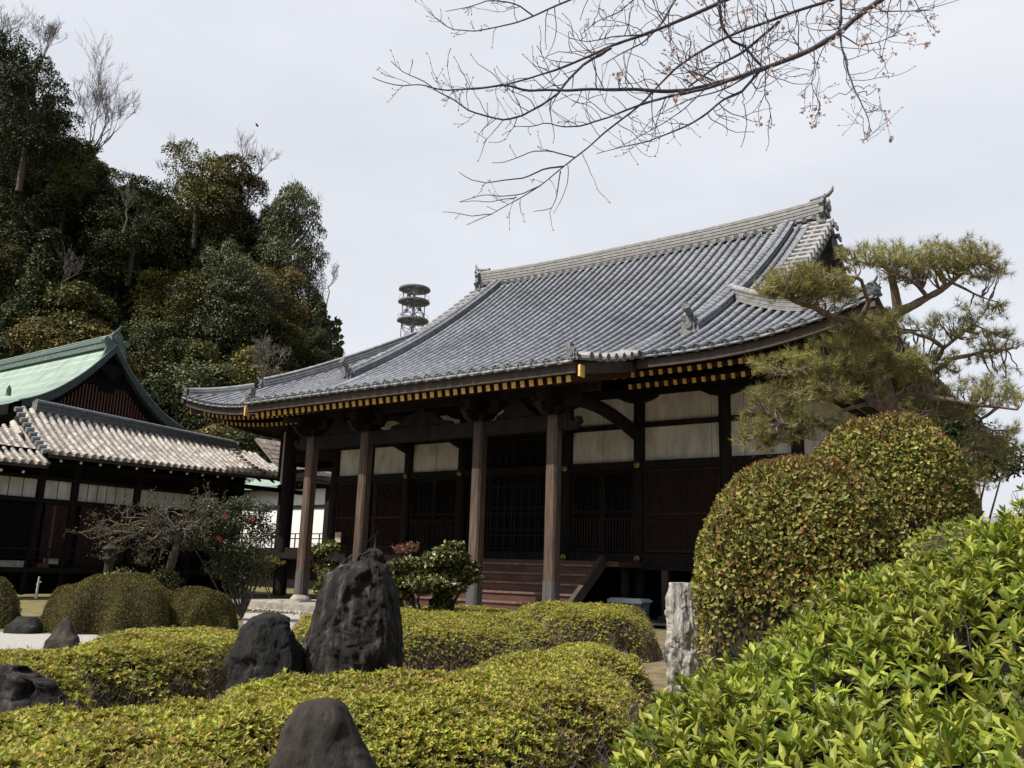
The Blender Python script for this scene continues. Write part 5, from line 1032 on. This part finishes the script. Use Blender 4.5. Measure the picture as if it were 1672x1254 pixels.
for px, py in ((1415,225),(1446,180),(1450,118),(1420,140),(1430,145),(1330,205),(1338,190),(1352,160),(1335,105),(1318,72),(1340,30),(1366,30),(1385,8),(1400,0),(1484,8),(1435,10),(1228,22),(1100,4),(1455,50),(1462,40),(1255,150),(1290,125),(990,30),(960,38),(950,46),(978,15),(1012,8),(1035,5),(1003,40),(1014,128),(1008,120),(1020,118),(1360,72)): 
    A_ = np.array([q[0] for q in pts_all]); e = at(px, py, 5.2); b_ = A_[np.argmin(np.linalg.norm(A_-e, axis=1))]; t = np.linspace(0, 1, 6)[:, None]; ln = np.linalg.norm(e-b_)
    e = b_+(e-b_)*min(1, .6/max(ln, .01)); Q = b_+(e-b_)*t+rng.normal(0, .012, (6, 3))*np.sin(t*math.pi)-UP*np.sin(t*math.pi)*.06*ln; xt = MB(); xt.tube(Q, np.linspace(.0032, .0018, 6), 4, caps=False); xt.build('flowering_twig', MT['cherry'], cherry); flw.append((Q[-1], nrm((Q[-1]-Q[-2])[None])[0]))
fb = MB()
for p, d in flw:
    for q in range(random.randint(2, 5)):
        e = nrm((d*.4+rdir(1)[0])[None])[0]; c0 = p+e*random.uniform(.015, .032); st = MB(); fb.tube([p, c0], [.001, .0009], 3, 1, caps=False)
        op = random.random() < .55; k5 = 5; u = nrm(np.cross(e, [.3,.2,1])[None])[0]; v = np.cross(e, u); a = np.arange(k5)/k5*6.283
        rad = np.outer(np.cos(a), u)+np.outer(np.sin(a), v); L = rad*(1. if op else .35)+e*(.35 if op else 1); scatter(fb, LEAF4, LEAF4F, np.repeat(c0[None], k5, 0), L, np.repeat(e[None], k5, 0), .0155 if op else .011, 0, 1.8)
        fb.tube([c0-e*.004, c0+e*.002], [.0018, .0025], 4, 1)
fb.build('blossoms', [leafmat('cherry_petal', [(3,(.62,.50,.50)), (2,(.70,.60,.58))], .6, .4, .2, .08), mat('calyx', (.16,.09,.085), (.28,.17,.15), .6, 20)], cherry)
tb = MB(); Q = np.array([ch_base-[0,0,.2], ch_base+UP*1.2+VR*.05, ch_base+UP*2.6-VR*.25, ch_base+UP*3.6-VR*.8, at(1800, -120, 6.2), at(1650, -110, 5.8), at(1520, -60, 5.6)]); Q = resample(Q, .2)
for it in range(14): Q[1:-1] = (Q[:-2]+Q[1:-1]*2+Q[2:])/4
Q = Q+noise(Q, 1.3, 5, 3)[:, None]*np.array([.05, .05, .05])*np.linspace(1, 0, len(Q))[:, None]; tb.tube(Q, np.linspace(.2, .03, len(Q)), 12); tb.build('trunk', MT['cherry'], cherry, smooth=True)
for tgt, d in (((1450,-40), 5.9), ((1280,-50), 5.7), ((1374,-40), 5.3)):
    Q = resample(np.array([at(1700, -115, 5.95), at(1560, -110, 5.8), at(*tgt, d)]), .15); tb = MB(); tb.tube(Q, np.linspace(.035, .016, len(Q)), 8); tb.build('bough', MT['cherry'], cherry)
for tgt, d in (((1120,-30), 5.9), ((1060,-40), 5.5), ((1000,-30), 5.4), ((1165,-30), 5.6)): tb = MB(); tb.tube(resample(np.array([at(1400, -140, 5.8), at(1250, -100, 5.7), at(*tgt, d)]), .15), .012, 6); tb.build('bough', MT['cherry'], cherry)
# ================================================================== camellias and small garden trees
def leafy(name, px, d, base, lobes, n, leaf, lm, label, cat, stems=5, flowers=0, r0=.05, bm=MT['barkd'], seed=0, T=LEAF4, F=LEAF4F, dens=1.):
    """open crown: lobes (px, py, rx, ry, dd) in garden metres, leaf shells round twiggy limbs"""
    c = grd(px, d, base); root = thing(name, c, label, cat); tr = MB(); fol = MB(); red = MB(); sc = d/FPX
    for (lx, ly, rx, ry, dd) in lobes:
        L0 = at(lx, ly, d+dd); P = [c+UP*-.05, c+(L0-c)*.35+rng.normal(0, .08, 3), c+(L0-c)*.7+rng.normal(0, .1, 3), L0]; tr.tube(resample(np.array(P), .2), np.linspace(r0, r0*.25, len(resample(np.array(P), .2))), 6, caps=False)
        for q in range(7):
            e = rdir(1)[0]; tr.tube([L0-e*.1, L0+e*[rx*sc*.5, rx*sc*.5, ry*sc*.5]+rng.normal(0,.03,3), L0+e*[rx*sc, rx*sc, ry*sc]], [r0*.25, r0*.15, .004], 4, caps=False)
        k = int(n*rx*ry/sum(a[2]*a[3] for a in lobes)); D = rdir(k); rr = rng.uniform(.2, 1.15, k)**.6; S = L0 + D*rr[:, None]*np.array([rx*sc, rx*sc, ry*sc])*(1+.25*noise(D, 2.5, seed+int(lx), 3))[:, None]
        scatter(fol, T, F, S, nrm(rdir(k)+D*.4), D*.6+UP*.5+rdir(k)*.5, leaf*rng.uniform(.65, 1.15, k), 0, 1.5)
    tr.build('branches', bm, root); fol.build('foliage', lm, root)
    if flowers:
        for q in range(flowers):
            l = lobes[q % len(lobes)]; p = at(l[0]+random.uniform(-.5,.5)*l[2], l[1]+random.uniform(-.5,.5)*l[3], d+l[4]-l[2]*sc*.9); f = MB(); e = nrm((-VF+rdir(1)[0]*.5)[None])[0]; k5 = 7; u = nrm(np.cross(e, [.3,.2,1])[None])[0]; v = np.cross(e, u); a = np.arange(k5)/k5*6.283
            scatter(f, LEAF4, LEAF4F, np.repeat(p[None], k5, 0), np.outer(np.cos(a), u)+np.outer(np.sin(a), v)+e*.5, np.repeat(e[None], k5, 0), .075, 0, 1.9); f.build('flower', mat('camellia_red', (.45,.01,.02), (.60,.03,.03), .5, 20) if 'camellia_red' not in bpy.data.materials else bpy.data.materials['camellia_red'], root)
    return root
leafy('camellia', 700, 17.0, .0, [(735,908,26,14,0), (757,928,24,12,.1), (768,942,16,9,0), (700,922,28,14,.2), (660,925,26,12,0), (638,946,22,12,-.1), (690,950,34,15,-.2), (730,955,28,13,-.1), (722,984,18,11,0), (655,968,18,9,0), (540,945,16,12,.3), (524,962,10,9,.3), (742,894,16,8,0), (612,925,14,10,0)], 14000, .095, LM['cam'], 'glossy camellia bush with yellow-green leaves behind the tallest rock', 'camellia', r0=.06, seed=41)
leafy('red_leaved_shrub', 668, 20.2, .2, [(655,896,14,7,0), (672,892,12,7,0)], 350, .07, LM['red'], 'small dark red leaved shrub peeping over the camellia', 'shrub', r0=.02, seed=43)
leafy('camellia', 395, 23.5, .1, [(375,850,32,18,0), (415,850,26,20,.3), (355,882,32,22,0), (402,895,34,22,-.2), (325,858,26,16,0), (365,925,30,20,0), (420,930,24,22,0), (436,870,20,18,.2), (395,820,26,10,.2), (345,830,26,10,.3), (310,885,22,14,0), (430,830,20,10,0), (390,955,24,12,0)], 9000, .075, LM['camd'], 'loose dark green camellia with a few red flowers left of the porch', 'camellia', flowers=3, r0=.035, seed=45)
leafy('shrub', 540, 33, .1, [(520,898,18,9,0), (540,893,14,12,0), (505,902,14,8,0), (530,925,18,12,0)], 2200, .1, LM['cam'], 'small shrub in the light beyond the open passage', 'shrub', r0=.03, seed=47)
leafy('shrub', 445, 32, .1, [(440,918,20,8,0), (420,915,14,8,0)], 1100, .1, LM['ball'], 'low shrub on mossy ground beyond the corridor end', 'shrub', r0=.03, seed=48)
for px, py, w, d, lab in ((205, 948, 46, 22.5, 'low dark green clipped shrub behind the larger ball hedge'), (270, 946, 26, 23, 'small yellow-green shrub at the foot of the twisted tree')):
    leafy('shrub', px, d, .0, [(px-w*.4, py, w*.6, 14, 0), (px+w*.4, py+2, w*.6, 13, 0), (px, py-6, w*.5, 13, 0), (px, py+16, w*.8, 14, 0)], 3500, .06, LM['cam'], lab, 'shrub', r0=.03, seed=px)
# bare twisted garden tree
c = grd(278, 23, 0); BT = mat('lichen_bark', (.03,.025,.02), (.12,.10,.078), .85, 9, bump=.6, bscale=25, dist=.02); tt = thing('twisted_tree', c, 'old crooked nearly leafless garden tree in front of the dark corridor', 'tree')
b = MB(); TR = resample(np.array([c, at(272, 960, 23), at(277, 930, 23), at(284, 905, 22.9), at(290, 880, 23), at(285, 860, 23)]), .1); b.tube(TR, np.linspace(.13, .08, len(TR))*(1+.2*noise(TR, 6, 2, 2)), 10); b.build('trunk', BT, tt, smooth=True)
tips = []; b = MB()
for tgt in ((240,850), (200,845), (160,852), (215,875), (180,885), (150,880), (250,880), (300,840), (330,835), (340,815), (320,860), (255,835), (300,880), (225,910), (130,870), (350,850), (200,900)):
    s = TR[-1-random.randint(0, 5)]; e = at(tgt[0], tgt[1], 23+random.uniform(-.9, .7)); n = 9; t = np.linspace(0, 1, n)[:, None]; Q = s+(e-s)*t; Q = Q+rng.normal(0, .09, Q.shape)*np.sin(t*3.14)+UP*.12*np.sin(t*3.14); b.tube(Q, np.linspace(.042, .015, n), 6, caps=False)
    for q in range(7):
        i = random.randint(3, n-1); grow(b, Q[i], nrm(((e-s)*.3+rdir(1)[0]*1.2+UP*.3)[None])[0], .45, .012, 2, .9, (2, 3), .05, .38, tips, 4, .62, 4, minr=.005)
b.build('branches', BT, tt)
tp = np.array([t[0] for t in tips]); k = len(tp); f = MB()
for q in range(3): P = tp+rng.normal(0, .05, tp.shape); sel = rng.random(k) < .6; scatter(f, LEAF4, LEAF4F, P[sel], rdir(sel.sum())+UP*.6, rdir(sel.sum()), .06, 0, 1.3)
f.build('sparse_leaves', LM['ball'], tt)
# stone lantern
c = grd(168, 24.5, 0); zb = at(168, 945, 24.5)[2]; lan = thing('stone_lantern', (c[0], c[1], 0), 'small grey stone lantern half hidden by the twisted tree', 'stone lantern')
z0 = at(168, 880, 24.5)[2]
for nm, prof_, zz in (('pedestal', [(.22,0),(.22,.1),(.12,.16),(.12,.5),(.2,.6)], z0-1.15), ('lamp_house', [(.2,0),(.19,.05),(.15,.06),(.15,.26),(.18,.28)], z0-.55), ('lantern_roof', [(.24,0),(.23,.05),(.12,.13),(.06,.16)], z0-.28), ('finial', [(.05,0),(.10,.06),(.09,.13),(.02,.18)], z0-.08)):
    m = MB(); m.lathe((c[0], c[1], zz), prof_, 6 if nm == 'lantern_roof' else 12); 
    if nm == 'pedestal': m.lathe((c[0], c[1], 0), [(.3,0),(.3,.15),(.16,.2),(.14,max(.25, z0-1.15))], 12)
    m.build(nm, RK['brown'], lan)
# bird
p = at(420, 205, 60); m = MB(); m.tube([p-VR*.1, p, p+VR*.11], [.02,.04,.01], 6); 
for s in (-1, 1): m.add([p-VR*.05, p+VR*.1, p+UP*.06+VF*s*.2, p+UP*.03+VF*s*.35-VR*.05], [(0,1,2,3)]); m.add([p-VR*.05-UP*.01, p+VR*.1-UP*.01, p+UP*.05+VF*s*.2, p+UP*.02+VF*s*.35-VR*.05], [(3,2,1,0)])
tag(m.build('bird', MT['black']), 'tiny dark bird flying in the empty sky', 'bird')
# ================================================================== wooded hill
HU = np.array([-700,-500,-300,-100,0,60,100,150,230,330,430,470,500,535,552,600,700]); HY = np.array([-60,-40,0,30,60,105,160,240,262,248,290,375,395,405,540,820,905])
def hz(P2):
    """height of the hillside, by bearing and distance"""
    u = P2 @ VR[:2]; v = P2 @ VF[:2]; px = CX+FPX*u/np.maximum(v, 1)*.98; ys = np.interp(px, HU, HY); ztop = (905-ys)/FPX*92*.98; top = np.clip(ztop-6.5, 0, None)
    t = np.clip((v-60)/(92-60), 0, 1); s = t*t*(3-2*t); return top*s + np.where(v > 92, -(v-92)*.1, 0)
G = np.array([[(pp := uv(a*v, v)) is not None and (pp[0], pp[1], 0) for v in np.linspace(59, 150, 26)] for a in np.linspace(-1.35, -.08, 46)], float); G[:, :, 2] = np.clip(hz(G[:, :, :2]), 0, None)-.3
m = MB(); m.sheet(G); tag(m.build('hillside', mat('forest_floor', (.012,.014,.006), (.035,.032,.015), .95, .6), smooth=True), kind='structure')
def treemesh(seed, H, W, nl, leaf, lm_, lobes_n, shape='round'):
    r = np.random.default_rng(seed); f = MB(); 
    for q in range(lobes_n):
        a = r.uniform(0, 6.283); t = r.random(); 
        if shape == 'round': rad = W*.5*math.sqrt(r.random())*.8; zc = H*(.18+.76*t)*(1-.25*(rad/W)); lr = W*(.24-.10*t)*r.uniform(.7, 1.2)
        elif shape == 'cone': zc = H*(.2+.78*t); rad = W*.42*(1-t)*r.uniform(.5, 1); lr = W*(.24-.12*t)
        else: zc = H*(.3+.65*t); rad = W*.42*r.random(); lr = W*.2*r.uniform(.6, 1.2)
        cc = np.array([rad*math.cos(a), rad*math.sin(a), zc]); k = nl//lobes_n; D = nrm(r.normal(size=(k, 3))); D[:, 2] = np.where(D[:, 2] < -.35, -D[:, 2], D[:, 2])
        rr = r.uniform(.72, 1.06, k); nzv = 1+.28*noise(D*1.0, 2.6, seed*50+q, 3); S = cc + D*(rr*nzv)[:, None]*np.array([lr, lr, lr*.8]); 
        L = nrm(rdir(k)+D*.5-UP*.1); scatter(f, LEAF4, LEAF4F, S, L, D*.9+UP*.35+rdir(k)*.5, leaf*r.uniform(.6, 1.3, k), 0, 1.7)
    return f
def trunkmesh(H, W, seed):
    r = np.random.default_rng(seed+500); b = MB(); b.tube([(0,0,-1), (.1,0,H*.25), (.0,.15,H*.55), (0,0,H*.85)], [W*.035, W*.03, W*.02, W*.008], 7)
    for q in range(6): a = r.uniform(0, 6.28); z = H*r.uniform(.3, .6); b.tube([(0,.05,z), (W*.2*math.cos(a), W*.2*math.sin(a), z+H*.12), (W*.36*math.cos(a), W*.36*math.sin(a), z+H*.25)], [W*.015, W*.01, W*.004], 5, caps=False)
    return b
FL = [leafmat('evergreen_leaf', [(4,(.022,.034,.012)), (4,(.046,.058,.018)), (2,(.09,.10,.032))], .6, .08, .15, .35, .45), leafmat('olive_leaf', [(4,(.065,.070,.018)), (4,(.11,.105,.027)), (2,(.17,.145,.042))], .6, .1, .15, .35, .45),
      leafmat('grey_green_leaf', [(4,(.045,.058,.025)), (4,(.085,.097,.04)), (2,(.15,.16,.07))], .5, .08, .25, .35, .45), leafmat('bronze_leaf', [(4,(.085,.07,.025)), (4,(.13,.10,.035)), (2,(.15,.13,.045))], .6, .1, .15, .35, .45), leafmat('bamboo_leaf', [(4,(.055,.065,.014)), (4,(.095,.095,.022)), (2,(.13,.12,.035))], .5, .2, .3, .3)]
KIND = [('evergreen_tree', 'dark evergreen broadleaf tree in the dense wood on the hillside', 0, 'round'), ('evergreen_tree', 'olive green bushy tree in the dense wood on the hillside', 1, 'round'), ('evergreen_tree', 'grey-green glossy tree with domed crown on the hillside', 2, 'round'), ('evergreen_tree', 'bronze-brown tinged bushy tree in the hillside wood', 3, 'round'), ('conifer_tree', 'narrow dark conifer in the hillside wood', 0, 'cone'), ('bamboo_clump', 'yellow-green feathery bamboo clump in the hillside wood', 4, 'loose')]
PROT = []
for i, (nm, lab, fm, shp_) in enumerate(KIND):
    H, W = (11, 9) if shp_ == 'round' else ((13, 6) if shp_ == 'cone' else (11, 6))
    for v in range(2):
        t = thing(nm, (0,0,0), lab, 'tree' if i < 4 else ('conifer' if i == 4 else 'bamboo'), 'trees massed on the hillside'); cr = treemesh(60+i*3+v, H, W, 17000, .21, None, 44, shp_).build('crown', FL[fm], t); tk = trunkmesh(H, W, i*2+v).build('trunk', MT['barkd'], t); PROT.append((t, cr, tk, nm, lab, H, W))
used_p = set()
def place(i, P, s, rz, label=None, sx=1.):
    t, cr, tk, nm, lab, H, W = PROT[i]
    if i not in used_p: o = t; used_p.add(i)
    else:
        o = t.copy(); scene.collection.objects.link(o)
        for q in (cr, tk): c2 = q.copy(); c2.parent = o; scene.collection.objects.link(c2)
    o.location = P; o.scale = (s*sx, s*sx, s); o.rotation_euler = (0, 0, rz)
    if label:
        o['label'] = label
        if 'group' in o: del o['group']
    return o
def hill_at(px, v): a = (px-CX)/FPX/.98; p = uv(a*v, v); return np.array([p[0], p[1], float(hz(np.array([p]))[0])])
rows = [(92, 30, 8.5), (86, 34, 8.5), (80, 38, 8), (75, 42, 7.5), (70, 44, 7), (65, 46, 6), (61, 48, 6)]
cnt = 0
for v, stp, top_ in rows:
    step = stp*1.9
    for px in np.arange(-60, 562, step):
        px_ = px+random.uniform(-.35, .35)*step; vv = v+random.uniform(-3, 3); px_ = px_ if px_ < (425 if v > 78 else 465) else random.uniform(300, 425 if v > 78 else 465); P = hill_at(px_, vv); s = random.uniform(.72, 1.12)*(.9 if v > 80 else 1.)
        w = [.24, .2, .2, .13, .12, .11]; ys_ = max(np.interp(px_+o, HU, HY) for o in (-45, 0, 45)); lim = (at(px_, ys_, vv)[2]-P[2]+2)/12.; s = min(s, lim)
        if s < .4: continue
        k = rng.choice(6, p=w); 
        if px_ > 470: s *= .8
        place(int(k)*2+random.randint(0, 1), P-UP*2.0, s, random.uniform(0, 6.28), sx=random.uniform(.9, 1.15)); cnt += 1
def face(px, py_top, v, i, s, label, sx=1.):
    """a tree whose top reaches row py_top"""
    H = PROT[i][5]; best = None
    for vv in np.arange(62, 92, 1.):
        zt = at(px, py_top, vv)[2]; zb = hill_at(px, vv)[2]; e = abs(zb+H*s*.96-1.5-zt)
        if best is None or e < best[0]: best = (e, vv, zt, zb)
    e, v, zt, zb = best; s0 = s; s = min(1.5, max(.3, (zt-zb+1.5)/(H*.96))); sx = sx*min(1, max(.4, s0/s)); a = at(px, py_top, v); place(i, (a[0], a[1], a[2]-H*s*.96), s, random.uniform(0, 6.28), label, sx)
face(28, 62, 84, 0, .9, 'tall dark tree at the upper left corner of the wood'); face(60, 130, 80, 1, 1.0, 'dark leaning tree just below the upper left corner'); face(335, 242, 88, 3, .85, 'bronze tinged rounded tree at the middle crest of the hill', 1.1)
face(385, 262, 84, 7, .8, 'brownish tree on the crest right of the middle'); face(484, 308, 86, 4, .25, 'small tufted dark crown sticking up alone on the skyline', 1.3); face(512, 398, 84, 2, .5, 'pale olive tree at the right shoulder of the wood', .8)
face(525, 500, 80, 8, .6, 'dark tree at the lower right end of the wood', .9); face(372, 400, 66, 5, .95, 'bright-edged grey-green pointed tree low in the middle of the wood', .7); face(400, 450, 62, 4, .75, 'grey-green domed tree above the bare grey bush'); face(120, 235, 82, 10, .8, 'yellow-green bamboo at the foot of the tall bare tree')
face(330, 560, 52, 6, .5, 'low bronze bush-like tree just behind the green roof ridge end'); face(545, 565, 75, 0, .42, 'small dark tree beside the left roof slope of the hall'); face(230, 300, 84, 1, .9, 'dark spreading tree on the crest left of the middle'); face(455, 520, 60, 2, .55, 'yellowish olive tree near the right foot of the wood')
face(165, 270, 84, 11, .7, 'feathery yellow bamboo right beside the tall bare tree'); face(452, 330, 84, 4, .45, 'dark rounded tree left of the small tufted crown')
# undergrowth between the trunks
ug = MB(); n = 26000; a = rng.uniform(-.72, -.19, n); v = rng.uniform(60, 93, n); P2 = a[:, None]*v[:, None]*VR[:2]+v[:, None]*VF[:2]; Z = hz(P2)+rng.uniform(0, 2.2, n); scatter(ug, LEAF4, LEAF4F, np.column_stack([P2, Z]), rdir(n)+UP*.5, rdir(n)-VF, rng.uniform(.35, .9, n), 0, 1.6); tag(ug.build('undergrowth', FL[0]), kind='stuff')
# leafless trees
def bare(px, py_base, v, H, label, m=MT['barkt'], lev=4, r=.16, lean=0., spread=.55, up=.35, seed=0, name='bare_tree', k0=3):
    global rng
    keep = rng; rng = np.random.default_rng(900+seed); c0 = hill_at(px, v); c = at(px, py_base, v); c0 = c-UP*(3.5 if v > 88 else .8); t = thing(name, c, label, 'bare tree'); b = MB(); b.tube([c0-UP, c0*.5+c*.5+VR*.2, c+UP*.2], [r*1.6, r*1.3, r], 6)
    for q in range(k0): grow(b, c, nrm((UP+VR*(lean+rng.uniform(-.5,.5))+VF*rng.uniform(-.3,.3))[None])[0], H*.38, r*.7, lev, spread, (2, 4), up, .13, None, 5, .72, 5, minr=.012)
    b.build('branches', m, t); rng = keep
bare(140, 262, 94, 12.5, 'tall spreading leafless tree against the sky above the left wood', r=.12, lean=.3, seed=1, lev=5, spread=.5, k0=5)
bare(60, 110, 94, 7.5, 'leafless treetop at the far upper left corner', r=.09, lean=.5, seed=2, lev=5); bare(10, 90, 94, 7, 'fine leafless twigs rising at the left picture edge', r=.08, lean=0, seed=3, lev=4)
bare(290, 290, 94, 5, 'short leafless twigs left of the middle crest', r=.06, seed=4, lev=4); bare(405, 300, 95, 7, 'leafless treetop behind the bronze tinged tree', r=.08, lean=.1, seed=5, lev=4)
bare(475, 400, 92, 7, 'small leafless sapling leaning right at the right shoulder of the wood', r=.06, lean=.5, seed=6, lev=4); bare(430, 625, 64, 4.2, 'grey leafless bushy tree just above the left roof corner', r=.06, seed=7, lev=4, spread=.5, k0=6)
bare(100, 465, 74, 4, 'pale reddish bare branches low in the left wood', r=.05, lean=.5, seed=8, lev=3, k0=4); bare(535, 470, 84, 3.4, 'wispy bare twigs at the right edge of the wood', r=.04, lean=.9, seed=9, lev=3); bare(205, 350, 79, 3.6, 'bare forked tree within the left wood', r=.06, lean=.2, seed=10, lev=3)
leafy('shrub', 1560, 17.5, 0, [(1500,700,40,30,0), (1560,715,50,34,.4), (1620,740,44,26,.8), (1640,760,36,20,0), (1580,760,50,24,0), (1540,680,30,26,.5)], 7000, .09, FL[0], 'dark evergreen shrub filling the space behind and below the pine', 'shrub', r0=.05, seed=77)
# low trees on the right beyond the wall
for px, d, s, lab in ((1655, 40, .42, 'dark tree low at the right edge beyond the pine'), (1600, 52, .5, 'distant tree low behind the pine at right'), (1560, 34, .36, 'dark rounded tree just behind the second round bush')):
    a = grd(px, d, 0); place(2 if px > 1650 else 0, (a[0], a[1], 0), s, px, lab)
for o in PROT:
    if PROT.index(o) not in used_p:
        for q in (o[1], o[2], o[0]): bpy.data.objects.remove(q)
